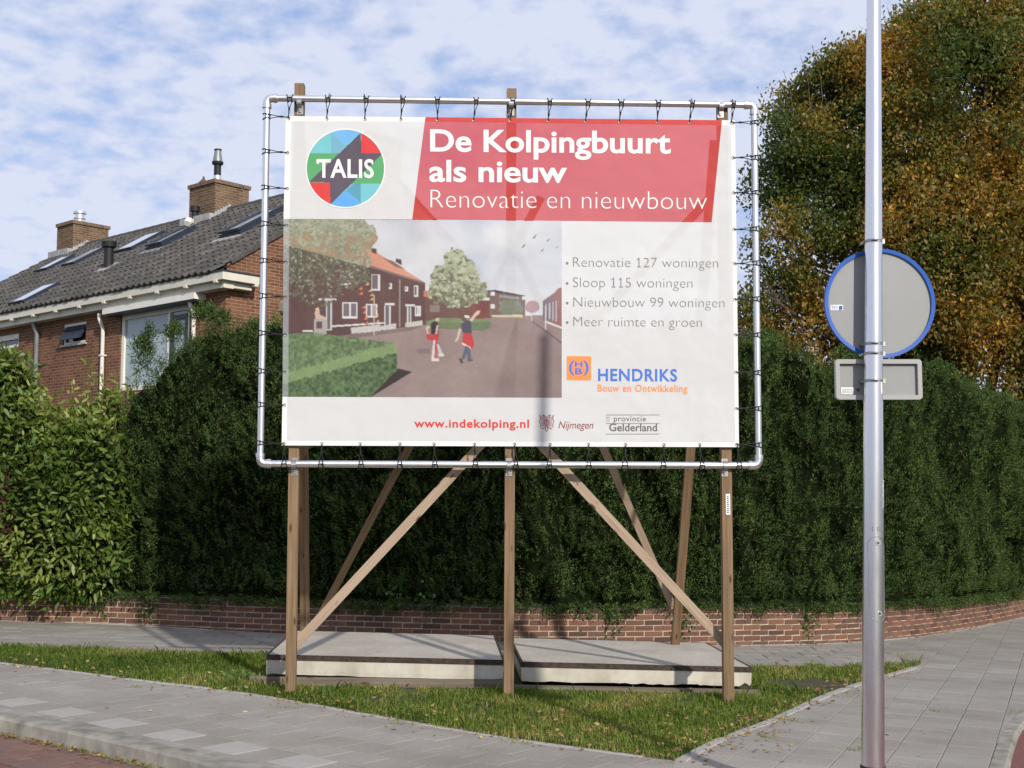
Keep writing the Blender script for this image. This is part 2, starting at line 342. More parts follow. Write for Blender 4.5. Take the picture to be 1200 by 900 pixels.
def leaf_mesh(P, D, Wd, ln, tone, fold=0.25):
    """rhombic leaves with a fold: base P, direction D (unit), side Wd (unit), length ln, width array"""
    n = len(P); ln = np.broadcast_to(np.asarray(ln, float), (n,))[:, None]
    N = np.cross(D, Wd); w = ln * fold
    V = np.stack([P, P + D * ln * 0.5 + Wd * w + N * ln * 0.06, P + D * ln - N * ln * 0.08, P + D * ln * 0.5 - Wd * w + N * ln * 0.06], 1).reshape(-1, 3)
    F = np.arange(n * 4).reshape(-1, 4)
    return V, F, np.repeat(tone, 4)
def rnd_unit(n): return unit(rng.normal(size=(n, 3)))
def side_of(D): return unit(np.cross(D, rnd_unit(len(D))))
# ------------------------------------------------------------------ ground polygons
def clip_poly(subj, clip):
    out_ = list(subj)
    for i in range(len(clip)):
        a, b = clip[i], clip[(i + 1) % len(clip)]; inp = out_; out_ = []
        if not inp: break
        def ins(p): return (b[0] - a[0]) * (p[1] - a[1]) - (b[1] - a[1]) * (p[0] - a[0]) >= 0
        for k in range(len(inp)):
            p, q = inp[k - 1], inp[k]; ip, iq = ins(p), ins(q)
            if ip != iq:
                d = ((b[0] - a[0]) * (q[1] - p[1]) - (b[1] - a[1]) * (q[0] - p[0]))
                if abs(d) > 1e-12:
                    t = ((b[0] - a[0]) * (a[1] - p[1]) - (b[1] - a[1]) * (a[0] - p[0])) / d
                    out_.append((p[0] + t * (q[0] - p[0]), p[1] + t * (q[1] - p[1])))
            if iq: out_.append(q)
    return out_
def area(p): return 0.5 * sum(p[i - 1][0] * p[i][1] - p[i][0] * p[i - 1][1] for i in range(len(p)))
def inpoly(X, Y, poly):
    r = np.zeros(len(X), bool); n = len(poly)
    for i in range(n):
        x1, y1 = poly[i - 1]; x2, y2 = poly[i]
        if y1 == y2: continue
        c = ((y1 > Y) != (y2 > Y)) & (X < (x2 - x1) * (Y - y1) / (y2 - y1) + x1); r ^= c
    return r
def g2(pts, o=0.0): return [tuple(gnd(x, y, o)[:2]) for x, y in pts]
def resample(pts, step):
    P = [np.array(p, float) for p in pts]; out_ = [P[0]]; 
    # Catmull-Rom dense then even spacing
    D = []
    for i in range(len(P) - 1):
        p0, p1, p2, p3 = P[max(i - 1, 0)], P[i], P[i + 1], P[min(i + 2, len(P) - 1)]
        for t in np.linspace(0, 1, 24, endpoint=False):
            D.append(0.5 * ((2 * p1) + (-p0 + p2) * t + (2 * p0 - 5 * p1 + 4 * p2 - p3) * t * t + (-p0 + 3 * p1 - 3 * p2 + p3) * t ** 3))
    D.append(P[-1]); D = np.array(D); s = np.concatenate([[0], np.cumsum(np.linalg.norm(np.diff(D, axis=0), axis=1))])
    k = np.arange(0, s[-1], step); return np.stack([np.interp(k, s, D[:, j]) for j in range(D.shape[1])], 1)
def sheet(name, poly, o, mat, kind='structure', down=0.0, parent=None):
    V = [(x, y, gz(x) + o) for x, y in poly]; n = len(V)
    # polygons reaching past |x| = 9 would not be planar: they are split by the caller
    F = [tuple(range(n))]
    if area(poly) < 0: F = [tuple(reversed(range(n)))]
    ob = mobj(name, V, F, mat, parent)
    if kind: ob['kind'] = kind
    return ob
# big ground, one sheet to the horizon
xs = [-900, -300, -60, -20, -9, 0, 9, 20, 60, 300, 900]; ys = [-300, -60, -10, 0, 5, 10, 15, 22, 40, 120, 400, 1500]
V = [(x, y, gz(x) - 0.16) for y in ys for x in xs]; nx = len(xs)
F = [(j * nx + i, j * nx + i + 1, (j + 1) * nx + i + 1, (j + 1) * nx + i) for j in range(len(ys) - 1) for i in range(nx - 1)]
mobj('ground', V, F, M['soil'])['kind'] = 'structure'

# lines read from the place
kerb_back = [(-420, 762), (-140, 806), (0, 829), (101, 847), (221, 877), (320, 899), (420, 926), (560, 972)]
kerb_front = [(-420, 766), (-140, 814), (0, 841), (107, 863), (213, 887), (300, 911), (390, 937), (520, 985)]
grass_front = [(-420, 742), (-150, 762), (0, 776), (150, 795), (290, 812), (450, 840), (600, 865), (700, 879), (790, 891)]
grass_right = [(790, 891), (830, 870), (870, 854), (900, 843), (960, 816), (1010, 799), (1078, 779)]
grass_back = [(1078, 777), (1000, 780), (880, 783), (600, 775), (300, 768), (150, 763), (0, 757), (-150, 750), (-420, 732)]
rk_in = [(1130, 985), (1148, 930), (1159, 900), (1173, 863), (1187, 841), (1210, 824), (1260, 803), (1400, 780)]
rk_out = [(1155, 985), (1170, 930), (1180, 900), (1187, 873), (1198, 849), (1224, 831), (1275, 811), (1410, 786)]
wall_px = [(-420, 716), (-150, 722), (0, 727), (130, 731), (300, 741), (450, 748), (600, 754), (740, 756), (880, 756), (1000, 752), (1100, 742), (1200, 722), (1290, 696), (1340, 676)]
KB, KF, GF, GR, GB = map(g2, (kerb_back, kerb_front, grass_front, grass_right, grass_back))
RI, RO = g2(rk_in), g2(rk_out)
WP = resample(g2(wall_px), 0.05)
# base sheets
sheet('paving_bed', KB + list(reversed(RI))[::-1][:0] + [RI[0]] + RI[1:] + [tuple(WP[-1])] + [tuple(p) for p in WP[::-1][::12]], -0.007, M['joint'])
road = [(KF[i][0], KF[i][1]) for i in range(len(KF))] + [RO[0], (3.0, 2.0), (-9, 2.0)]
sheet('red_cycle_road', road, -0.115, M['asphalt'])
sheet('side_road', RO + [(9, 13.6), (9, 4.0), (RO[0][0], 4.0)], -0.035, M['asphalt'])
grass_poly = GF + GR[1:] + GB
sheet('verge_soil', grass_poly, -0.002, M['soil'])

# ---- tiles
def rect_clip_tiles(region, origin, ang, half_bond, size=0.30, gap=0.005, lightrow=None):
    c, s_ = math.cos(ang), math.sin(ang)
    def toL(p): return ((p[0] - origin[0]) * c + (p[1] - origin[1]) * s_, -(p[0] - origin[0]) * s_ + (p[1] - origin[1]) * c)
    def toW(p): return (origin[0] + p[0] * c - p[1] * s_, origin[1] + p[0] * s_ + p[1] * c)
    R = [toL(p) for p in region]
    if area(R) < 0: R = R[::-1]
    xs_ = [p[0] for p in R]; ys_ = [p[1] for p in R]; tiles = []
    for j in range(math.floor(min(ys_) / size), math.ceil(max(ys_) / size)):
        off = size / 2 if (j % 2 and half_bond) else 0
        for i in range(math.floor(min(xs_) / size) - 1, math.ceil(max(xs_) / size) + 1):
            x0, y0 = i * size + off + gap / 2, j * size + gap / 2; q = size - gap
            sq = [(x0, y0), (x0 + q, y0), (x0 + q, y0 + q), (x0, y0 + q)]
            pc = clip_poly(R, sq)
            a = area(pc) if len(pc) > 2 else 0
            if a < 0.004: continue
            full = a > q * q * 0.995
            cc = toW((x0 + q / 2, y0 + q / 2)) if full else (lambda P: (sum(p[0] for p in P) / len(P), sum(p[1] for p in P) / len(P)))([toW(p) for p in pc])
            tiles.append((cc, full, [toW(p) for p in (sq if full else pc)], j, i))
    return tiles
def tile_solid(mb, poly, z, b=0.003, t=0.03):
    n = len(poly); cx = sum(p[0] for p in poly) / n; cy = sum(p[1] for p in poly) / n
    if area(poly) < 0: poly = poly[::-1]
    V = [(x, y, gz(x) + z - t) for x, y in poly] + [(x, y, gz(x) + z - b) for x, y in poly]
    V += [(x + (cx - x) * b / 0.1, y + (cy - y) * b / 0.1, gz(x) + z) for x, y in poly]
    F = [tuple(range(2 * n, 3 * n))]
    for r in (0, 1):
        for i in range(n): k = (i + 1) % n; F.append((r * n + i, r * n + k, (r + 1) * n + k, (r + 1) * n + i))
    mb.add(V, F)
def in_view(p):
    d = p[1] * FWD[1] + (gz(p[0]) - EYE) * FWD[2]
    if d < 1: return False
    u = 600 + FPX * p[0] / d; v = 450 - FPX * (p[1] * UP[1] + (gz(p[0]) - EYE) * UP[2]) / d
    return -30 < u < 1230 and v < 925
def pave(name, region, origin, ang, half_bond, limit, lightfn=None):
    root = empty(name, (origin[0], origin[1], gz(origin[0])), None, None); root['kind'] = 'structure'
    T = rect_clip_tiles(region, origin, ang, half_bond)
    T.sort(key=lambda t: (not in_view(t[0]), t[0][0] ** 2 + t[0][1] ** 2))
    rest = MB(); shared = None; n = 0
    for cc, full, poly, j, i in T:
        if full and n < limit and in_view(cc):
            if shared is None:
                m = MB(); c, s_ = math.cos(ang), math.sin(ang); q = 0.1475
                P = [(x * c - y * s_, x * s_ + y * c) for x, y in ((-q, -q), (q, -q), (q, q), (-q, q))]
                b = 0.003; f = 1 - b / 0.1
                V = [(x, y, GK * x - 0.03) for x, y in P] + [(x, y, GK * x - b) for x, y in P] + [(x * f, y * f, GK * x) for x, y in P]
                F = [(8, 9, 10, 11)] + [(r * 4 + k, r * 4 + (k + 1) % 4, r * 4 + 4 + (k + 1) % 4, r * 4 + 4 + k) for r in (0, 1) for k in range(4)]
                shared = [bpy.data.meshes.new('paving_tile'), bpy.data.meshes.new('paving_tile_light')]
                for me, mt in zip(shared, (M['tile'], M['ltile'])): me.from_pydata(V, [], F); me.materials.append(mt); me.update()
            o = bpy.data.objects.new('paving_tile', shared[1 if lightfn and lightfn(j, i, cc) else 0]); COL.objects.link(o); o.parent = root
            o.location = Vector((cc[0], cc[1], gz(cc[0]) + random.uniform(-0.0025, 0.0025))) - wl(root)
            o.rotation_euler = (random.uniform(-.006, .006), random.uniform(-.006, .006), random.uniform(-.004, .004)); n += 1
        else: tile_solid(rest, poly, random.uniform(-0.002, 0.002))
    if rest.v: r = rest.build('cut_tiles', M['tile'], root); r['kind'] = 'stuff'
    return root
tip = GF[-1]
# left front pavement, tiles run with the kerb
kd = math.atan2(KB[5][1] - KB[2][1], KB[5][0] - KB[2][0])
low = gnd(760, 985)
regL = KB + [tuple(low[:2]), tip] + GF[::-1][1:]
pave('front_pavement', regL, KB[3], kd, True, 290, lambda j, i, c: j in (0, -1) and i % 2 == 0 and random.random() < .8)
# right side pavement and the path behind the verge
regR = [tip, tuple(low[:2])] + RI + [(WP[-1][0], WP[-1][1])]
wr = [tuple(p) for p in WP[::-1][::10]]
xr_ = GR[-1][0]
wr_right = [p for p in wr if p[0] >= xr_]
regR = [tip, tuple(low[:2])] + RI + wr_right + [(xr_, min(p[1] for p in wr_right))] + GR[::-1][:-1]
pave('side_pavement', regR, tip, math.atan2(0.917, 0.40), False, 295)
wr_left = [p for p in wr if p[0] < xr_]
regB = [(xr_, min(p[1] for p in wr_right))] + wr_left + GB[::-1]
pave('back_pavement', regB, GB[4], math.radians(1.0), True, 290)
# edging strips along the grass, kerb stones
def strip_stones(name, path, w, h, z, mat, length, label=None, side=1, limit=80):
    root = empty(name, (path[0][0], path[0][1], gz(path[0][0])), None, None); root['kind'] = 'structure'
    P = resample(path, 0.05); k = int(length / 0.05)
    for a in range(0, len(P) - k, k):
        q = P[a:a + k + 1:max(1, k // 3)]; V = []; n = len(q)
        jit = random.uniform(-0.003, 0.003)
        for i, p in enumerate(q):
            t = q[min(i + 1, n - 1)] - q[max(i - 1, 0)]; t = t / np.linalg.norm(t); nn = np.array([-t[1], t[0]]) * side
            e = 0.004 * (1 if i == 0 else -1 if i == n - 1 else 0); p = p + t * e; p2 = p + nn * w; b = 0.008; pb = p + nn * b; p2b = p2 - nn * b
            for pt, zz in ((p, z - h), (p, z - b), (pb, z), (p2b, z), (p2, z - b), (p2, z - h)): V.append((pt[0], pt[1], gz(pt[0]) + zz + jit))
        F = []
        for i in range(n - 1):
            for c in range(5): F.append((i * 6 + c, (i + 1) * 6 + c, (i + 1) * 6 + c + 1, i * 6 + c + 1))
        F += [tuple(range(5, -1, -1)), tuple((n - 1) * 6 + c for c in range(6))]
        if side < 0: F = [tuple(reversed(f)) for f in F]
        mobj('kerb_stone' if 'kerb' in name else 'edging_stone', V, F, mat, root)
    return root
strip_stones('grass_edging', GF, 0.055, 0.06, 0.006, M['ltile'], 1.0, side=-1)
strip_stones('wall_edging', [tuple(p) for p in WP[::10]], 0.07, 0.05, 0.005, M['ltile'], 1.0, side=-1)
strip_stones('side_edging', GR, 0.08, 0.06, 0.006, M['ltile'], 1.0, side=-1)
# kerb with real width between back and front lines
def kerb(name, A, B, drop, mat):
    root = empty(name, (A[0][0], A[0][1], gz(A[0][0])), None, None); root['kind'] = 'structure'
    a = resample(A, 0.05); b_ = resample(B, 0.05)
    tb = np.linspace(0, 1, 400); ia = np.stack([np.interp(tb, np.linspace(0, 1, len(a)), a[:, k]) for k in (0, 1)], 1)
    P = a; n = 20
    for s0 in range(0, len(P) - n, n):
        seg = P[s0:s0 + n + 1:5]; V = []; m = len(seg)
        for i, p in enumerate(seg):
            d = np.linalg.norm(b_ - p, axis=1); q = b_[int(np.argmin(d))]; t = seg[min(i + 1, m - 1)] - seg[max(i - 1, 0)]; t /= np.linalg.norm(t)
            e = t * (0.005 if i == 0 else -0.005 if i == m - 1 else 0); p = p + e; q = q + e; u = (q - p) / max(np.linalg.norm(q - p), 1e-6)
            bb = 0.015
            for pt, zz in ((p, -0.05), (p, 0.0), (q - u * bb, 0.002), (q, -bb), (q + u * 0.02, -drop - 0.03)): V.append((pt[0], pt[1], gz(pt[0]) + zz))
        F = []
        for i in range(m - 1):
            for c in range(4): F.append((i * 5 + c, i * 5 + c + 1, (i + 1) * 5 + c + 1, (i + 1) * 5 + c))
        F += [tuple(range(5)), tuple((m - 1) * 5 + c for c in (4, 3, 2, 1, 0))]
        mobj('kerb_stone', V, F, mat, root)
kerb('road_kerb', KB, KF, 0.10, M['kerb'])
kerb('side_kerb', RI, RO, 0.03, M['kerb'])
# clinker gutter along the left kerb
root = empty('clinker_gutter', (KF[2][0], KF[2][1], gz(KF[2][0]) - 0.1), None, None); root['kind'] = 'structure'
P = resample(KF, 0.05); me = None; nb = 0
for row in range(5):
    for a in range(4 * (row % 2) // 2, len(P) - 5, 4):
        p = (P[a] + P[a + 4]) / 2; t = P[a + 4] - P[a]; ang = math.atan2(t[1], t[0]); t = t / np.linalg.norm(t)
        c = p + np.array([t[1], -t[0]]) * (0.075 + row * 0.105)
        if me is None:
            m = MB(); m.bbox((-0.097, -0.049, -0.04), (0.097, 0.049, 0), 0.004); me = bpy.data.meshes.new('clinker'); me.from_pydata(m.v, [], m.f); me.materials.append(M['klinker'])
        if not in_view((c[0], c[1] - .1)): continue
        o = bpy.data.objects.new('clinker', me); COL.objects.link(o); o.parent = root
        o.location = Vector((c[0], c[1], gz(c[0]) - 0.102 + random.uniform(-.004, .004))) - wl(root); o.rotation_euler = (0, 0, ang + random.uniform(-.03, .03)); nb += 1

# ------------------------------------------------------------------ low brick wall
def wtop(x): return float(np.interp(x, [-12, -6, 0, 2.7, 8, 12], [0.55, 0.47, 0.385, 0.345, 0.14, -0.02]))
wroot = empty('low_brick_wall', (WP[0][0], WP[0][1], gz(WP[0][0])), 'low red brick garden wall curving along the foot of the hedge', 'garden wall')
WT = np.gradient(WP, axis=0); WT /= np.linalg.norm(WT, axis=1, keepdims=True); WN = np.stack([-WT[:, 1], WT[:, 0]], 1)   # WN points away from the street
V = []; F = []
sel = list(range(0, len(WP), 4))
for k in sel:
    p, n_ = WP[k], WN[k]
    for off, zz in ((0.007, -0.2), (0.007, wtop(p[0]) - 0.006), (0.2, wtop(p[0]) - 0.006), (0.2, -0.2)):
        q = p + n_ * off; V.append((q[0], q[1], zz + (gz(p[0]) if zz < 0 else 0)))
for i in range(len(sel) - 1):
    for c in range(3): F.append((i * 4 + c, (i + 1) * 4 + c, (i + 1) * 4 + c + 1, i * 4 + c + 1))
mobj('mortar_core', V, F, M['mortar'], wroot)
BR = []
step = 0.0625; s_tot = (len(WP) - 1) * 0.05
for row in range(8):
    s0 = 0.11 * (row % 2)
    while s0 + 0.3 < s_tot:
        kf = (s0 + 0.105) / 0.05; k = int(kf); fr_ = kf - k; p = WP[k] * (1 - fr_) + WP[k + 1] * fr_; n_, t = WN[k], WT[k]
        zc = wtop(p[0]) - 0.028 - row * step
        if zc + 0.026 > gz(p[0]): BR.append((p, n_, t, zc, row))
        s0 += 0.22
def seen_w(b): u = 600 + FPX * b[0][0] / b[0][1]; return -15 < u < 1215
BR.sort(key=lambda b: (not seen_w(b), np.linalg.norm(b[0])))
m = MB(); m.box((-0.104, -0.05, -0.025), (0.104, 0.05, 0.025)); bm_ = bpy.data.meshes.new('brick'); bm_.from_pydata(m.v, [], m.f); bm_.materials.append(M['brick'])
rest = MB()
for i, (p, n_, t, zc, row) in enumerate(BR):
    jit = random.uniform(-0.004, 0.004); c = p + n_ * (0.05 + jit); ang = math.atan2(t[1], t[0])
    if i < 298:
        o = bpy.data.objects.new('brick', bm_); COL.objects.link(o); o.parent = wroot
        o.location = Vector((c[0], c[1], zc)) - wl(wroot); o.rotation_euler = (random.uniform(-.01, .01), random.uniform(-.008, .008), ang + random.uniform(-.012, .012)); o.scale = (random.uniform(.97, 1), 1, random.uniform(.95, 1.0))
    else:
        ca, sa = math.cos(ang), math.sin(ang)
        rest.box((-0.104, -0.05, -0.026), (0.104, 0.05, 0.026), lambda x, y, z: (c[0] + x * ca - y * sa, c[1] + x * sa + y * ca, z + zc))
if rest.v: rest.build('bricks_beyond', M['brick'], wroot)['kind'] = 'stuff'
# raised garden soil behind the wall
V = []; F = []
for k in sel:
    p, n_ = WP[k], WN[k]
    for off in (0.19, 2.5, 4.5): q = p + n_ * off; V.append((q[0], q[1], wtop(p[0]) - 0.03 if off < 3 else gz(p[0]) + .05))
for i in range(len(sel) - 1):
    for c in range(2): F.append((i * 3 + c, (i + 1) * 3 + c, (i + 1) * 3 + c + 1, i * 3 + c + 1))
mobj('garden_soil', V, F, M['soil'])['kind'] = 'structure'

# ------------------------------------------------------------------ terraced house
G = atY(261, 317, 22.4); AH = math.radians(49)
EU = np.array([-math.sin(AH), math.cos(AH), 0]); EW = np.array([math.cos(AH), math.sin(AH), 0]); ZR = np.array([0, 0, 1.])
PT = math.tan(math.radians(32)); WR = 4.4; LH = 13.2; OV = 0.33
def hp(u, w, z): return tuple(G + EU * u + EW * w + ZR * z)      # z relative to gutter top
HZ0 = -G[2]
def hpt(mbx, lo, hi): mbx.box(lo, hi, lambda u, w, z: hp(u, w, z))
def uv_of(pt): d = np.array(pt) - G; return float(d @ EU), float(d @ EW), float(d[2])
def facade(x, y, w=OV): return uv_of(hit(x, y, G + EW * w, EW))
RN = np.array([*( -EW[:2] * PT), 1.0]); RN /= np.linalg.norm(RN)
def roofp(x, y): return uv_of(hit(x, y, G, RN))
house = empty('terraced_house', hp(OV, OV, HZ0), 'brown brick terraced house with grey pantile roof and two chimneys behind the hedge', 'house')
def panel(mbv, uvs, F, u0, u1, z0, z1, w, flip=False):
    o = len(mbv); mbv += [hp(u0, w, z0), hp(u1, w, z0), hp(u1, w, z1), hp(u0, w, z1)]; uvs += [(u0, z0), (u1, z0), (u1, z1), (u0, z1)]; F.append((o + 3, o + 2, o + 1, o) if not flip else (o, o + 1, o + 2, o + 3))
# openings from the picture: big window, two small ones
o1a = facade(142, 362); o1b = facade(221, 420)
bigw = (o1b[0], o1a[0], facade(221, 420)[2] - 0.5, -0.42)
s1 = facade(74, 385); s2 = facade(101, 385)
zt, zb = facade(88, 378)[2], facade(88, 403)[2]
smallw = (s2[0], s1[0], zb, zt)
l1 = facade(-14, 400); l2 = facade(22, 396); leftw = (l2[0], l1[0], facade(10, 408)[2], facade(10, 392)[2])
openings = [bigw, smallw, leftw]
V, UVs, F = [], [], []
us = sorted({OV, LH} | {o[0] for o in openings} | {o[1] for o in openings})
for a, b in zip(us[:-1], us[1:]):
    mid = (a + b) / 2; op = [o for o in openings if o[0] < mid < o[1]]
    if op:
        panel(V, UVs, F, a, b, HZ0, op[0][2], OV); panel(V, UVs, F, a, b, op[0][3], 0, OV)
    else: panel(V, UVs, F, a, b, HZ0, 0, OV)
for (a, b, z0, z1) in openings:     # reveals
    for pts in (((a, z0), (a, z1)), ((b, z1), (b, z0)), ((a, z1), (b, z1)), ((b, z0), (a, z0))):
        o = len(V)
        for (u_, z_), w_ in ((pts[0], OV), (pts[1], OV), (pts[1], OV + .12), (pts[0], OV + .12)): V.append(hp(u_, w_, z_)); UVs.append((u_ + w_, z_))
        F.append((o, o + 1, o + 2, o + 3))
mobj('facade_wall', V, F, M['house'], house, uv=UVs)
W2 = 2 * WR - OV
V = [hp(OV, OV, HZ0), hp(OV, W2, HZ0), hp(OV, W2, OV * PT), hp(OV, WR, WR * PT - .02), hp(OV, OV, OV * PT)]
mobj('gable_wall', V, [(0, 1, 2, 3, 4)], M['house'], house, uv=[(OV, HZ0), (W2, HZ0), (W2, OV * PT), (WR, WR * PT), (OV, OV * PT)])
V = [hp(LH, OV, HZ0), hp(LH, W2, HZ0), hp(LH, W2, OV * PT), hp(LH, WR, WR * PT - .02), hp(LH, OV, OV * PT)] + [hp(OV, W2, HZ0), hp(OV, W2, OV * PT)]
mobj('rear_walls', V, [(4, 3, 2, 1, 0), (1, 2, 6, 5)], M['house'], house, uv=[(OV, HZ0), (W2, HZ0), (W2, 0), (WR, WR * PT), (OV, 0), (LH, HZ0), (LH, 0)])
# pantiles, each row a lapped wavy strip
def pantiles():
    tw = 0.205; nc = int((LH + .05 - OV + 0.05) / tw); rows = 16; sl = WR / math.cos(math.radians(32)); rl = sl / rows
    sw, sz = math.cos(math.radians(32)), math.sin(math.radians(32)); V = []; F = []
    prof = [(0, 0.0), (0.12, 0.034), (0.28, 0.042), (0.42, 0.030), (0.58, 0.004), (0.8, -0.006), (1.0, 0.0)]
    for side in (0, 1):
        for r in range(rows):
            for c in range(nc):
                u0 = OV - 0.04 + c * tw; js = random.uniform(-.012, .012); jh = random.uniform(-.004, .004); o = len(V)
                for (lon, lift) in ((-0.03, -0.006), (-0.03, 0.036), (rl + 0.005, 0.012)):
                    for (pu, ph) in prof:
                        s_ = r * rl + lon + js * (lon < 0); hgt = lift + ph + jh + (0 if lift > 0 else -0.002)
                        w = s_ * sw - hgt * sz; z = s_ * sz + hgt * sw
                        if side: w = 2 * WR - w
                        V.append(hp(u0 + pu * tw * 1.02, w, z))
                k = len(prof)
                for a in (0, 1):
                    for i in range(k - 1):
                        q = (o + a * k + i, o + a * k + i + 1, o + (a + 1) * k + i + 1, o + (a + 1) * k + i); F.append(q if side else q[::-1])
    return V, F
V, F = pantiles(); t_ = mobj('roof_tiles', V, F, M['roof'], house); t_['kind'] = 'stuff'
V = [hp(OV - .03, 0.02, -.03), hp(LH, 0.02, -.03), hp(LH, WR, WR * PT - .03), hp(OV - .03, WR, WR * PT - .03), hp(LH, 2 * WR - .02, -.03), hp(OV - .03, 2 * WR - .02, -.03)]
mobj('roof_deck', V, [(3, 2, 1, 0), (5, 4, 2, 3)], M['roof'], house)
rm = MB(); n = 12; rr = []
for k in range(int((LH - OV) / 0.36) + 1):
    u0 = OV - 0.05 + k * 0.36; m = MB(); P0 = []
    for (uu, sc) in ((u0, 1.0), (u0 + 0.30, 0.93), (u0 + .375, .93)):
        for q in range(7):
            a = math.radians(-10 + 200 * q / 6); P0.append(hp(uu, WR + math.cos(a) * 0.13 * sc, WR * PT - 0.01 + math.sin(a) * 0.10 * sc))
    Fq = [(a * 7 + q, a * 7 + q + 1, (a + 1) * 7 + q + 1, (a + 1) * 7 + q) for a in (0, 1) for q in range(6)] + [tuple(range(6, -1, -1))]
    o = mobj('ridge_tile', P0, Fq, M['roof'], house)
# verge tiles on the near gable
for k in range(13):
    s0 = 0.46 + k * 0.327; sw, sz = math.cos(math.radians(32)), math.sin(math.radians(32))
    m = MB(); m.bbox((OV - .05, s0, -0.05), (OV + .10, s0 + .335, 0.05), .012, lambda u, s_, h: hp(u, s_ * sw - h * sz, s_ * sz + h * sw + .012 * (s0 + .335 - s_) / .33)); m.build('verge_tile', M['roof'], house)
# boxed gutter with return and corbels
m = MB(); hpt(m, (0, 0, -0.15), (LH + .2, 0.10, -0.006)); hpt(m, (0.0, 0.10, -0.15), (0.10, 0.82, -0.006)); hpt(m, (0.10, 0.10, -0.28), (LH, OV - .004, -0.15)); hpt(m, (0.12, OV, -0.26), (OV - .004, 0.74, -0.15)); m.build('box_gutter', M['cream'], house)
m = MB(); hpt(m, (-0.015, -0.015, -0.006), (LH + .2, 0.13, 0.02)); hpt(m, (-0.015, 0.13, -0.006), (OV - .01, 0.84, 0.02)); m.build('gutter_capping', M['darkframe'], house)
for k in range(14):
    u0 = 0.16 + k * 0.93
    m = MB(); m.bbox((u0, -0.02, -0.20), (u0 + .09, 0.22, -0.145), .008, lambda u, w, z: hp(u, w, z)); m.build('gutter_corbel', M['cream'], house)
m = MB(); m.bbox((0.0, 0.72, -0.20), (.12, 0.80, -0.145), .008, lambda u, w, z: hp(u, w, z)); m.build('gutter_corbel', M['cream'], house)
# windows
def window(a, b, z0, z1, fr, mat, bars=(), pane=M['glass'], curtain=True, name='window'):
    f = MB(); w0, w1 = OV + .03, OV + .10
    hpt(f, (a, w0, z0), (a + fr, w1, z1)); hpt(f, (b - fr, w0, z0), (b, w1, z1)); hpt(f, (a + fr, w0, z1 - fr), (b - fr, w1, z1)); hpt(f, (a + fr, w0, z0), (b - fr, w1, z0 + fr))
    for q in bars: hpt(f, (q, w0 - .004, z0 + fr), (q + fr * 1.0, w1 - .004, z1 - fr))
    wo = f.build(name, mat, house)
    p = MB(); hpt(p, (a + fr, OV + .07, z0 + fr), (b - fr, OV + .078, z1 - fr)); p.build('pane', pane, wo)
    if curtain: p = MB(); hpt(p, (a + .02, OV + .11, z0 + .02), (b - .02, OV + .118, z1 - .02)); p.build('curtain', M['curtain'], wo)
    return wo
a, b, z0, z1 = bigw
usash = facade(198, 380)[0]
wo = window(a, b, z0, z1, 0.09, M['white'], bars=(usash,))
s_ = MB(); a2, b2 = a + .09, usash; fr = .09
for lo, hi in (((a2, OV + .02, z0 + .09), (a2 + fr, OV + .09, z1 - .16)), ((b2 - fr, OV + .02, z0 + .09), (b2, OV + .09, z1 - .16)), ((a2 + fr, OV + .02, z1 - .16 - fr), (b2 - fr, OV + .09, z1 - .16))): hpt(s_, lo, hi)
s_.build('dark_sash', M['darkframe'], wo)
a, b, z0, z1 = smallw
wo = window(a, b, z0, z1, 0.06, M['white'], pane=M['darkglass'], curtain=False)
# top hung black sash standing open
sa = MB(); zz = z1 - .08; hgt = (z1 - z0) * 0.72
def tilt(u, d, h): return hp(u, OV + .02 - h * 0.50 + d, zz - h * 0.86)
for lo, hi in (((a + .05, 0, 0), (a + .13, .05, hgt)), ((b - .13, 0, 0), (b - .05, .05, hgt)), ((a + .13, 0, 0), (b - .13, .05, .08)), ((a + .13, 0, hgt - .09), (b - .13, .05, hgt)), ((a + .13, .02, .08), (b - .13, .03, hgt - .09))): sa.box(lo, hi, tilt)
sa.build('open_sash', M['darkframe'], wo)
sl = MB(); hpt(sl, (a - .05, OV - .05, z0 - .04), (b + .05, OV + .03, z0)); sl.build('sill', M['lead'], wo)
a, b, z0, z1 = leftw
wo = window(a, b, z0, z1, 0.07, M['white'], pane=M['darkglass'], curtain=False)
hb = MB(); zm = (z0 + z1) / 2 + .03; hpt(hb, (a + .07, OV + .022, zm), (b - .07, OV + .095, zm + .06)); hb.build('transom', M['white'], wo)
# awning cassette, downpipes
ca, cb = facade(229.5, 342, 0.1)[0], facade(122, 360, 0.1)[0]
m = MB(); hpt(m, (ca, 0.06, -0.40), (cb, OV - .005, -0.285)); m.build('awning_cassette', M['white'], house)
m = MB(); hpt(m, (ca + .02, 0.10, -0.43), (cb - .02, OV - .02, -0.40)); m.build('awning_rail', M['darkframe'], house)
def downpipe(px, py, mat, r=0.04, ztop=-.28):
    u_ = facade(px, py)[0]; m = MB(); m.tube([hp(u_, OV - .16, ztop + .08), hp(u_, OV - .16, ztop - .02), hp(u_, OV - .07, ztop - .22), hp(u_, OV - .07, HZ0)], r, 10); o = m.build('downpipe', mat, house); autosmooth(o)
    for zz in (-1.2, -2.6, -4.2): b_ = MB(); hpt(b_, (u_ - r - .012, OV - .12, zz), (u_ + r + .012, OV - .002, zz + .03)); b_.build('pipe_bracket', mat, o)
downpipe(124.5, 380, M['white'], ztop=-.42); downpipe(231, 360, M['white'], ztop=-.42); downpipe(46.5, 400, M['zinc'], .05)
# wall lamp on the gable
q = hit(331, 360, G + EU * OV, EU); u_, w_, z_ = uv_of(q)
m = MB(); m.bbox((OV - .14, w_ - .08, z_ - .1), (OV - .004, w_ + .08, z_ + .1), .02, hp); m.build('wall_lamp', M['lead'], house)
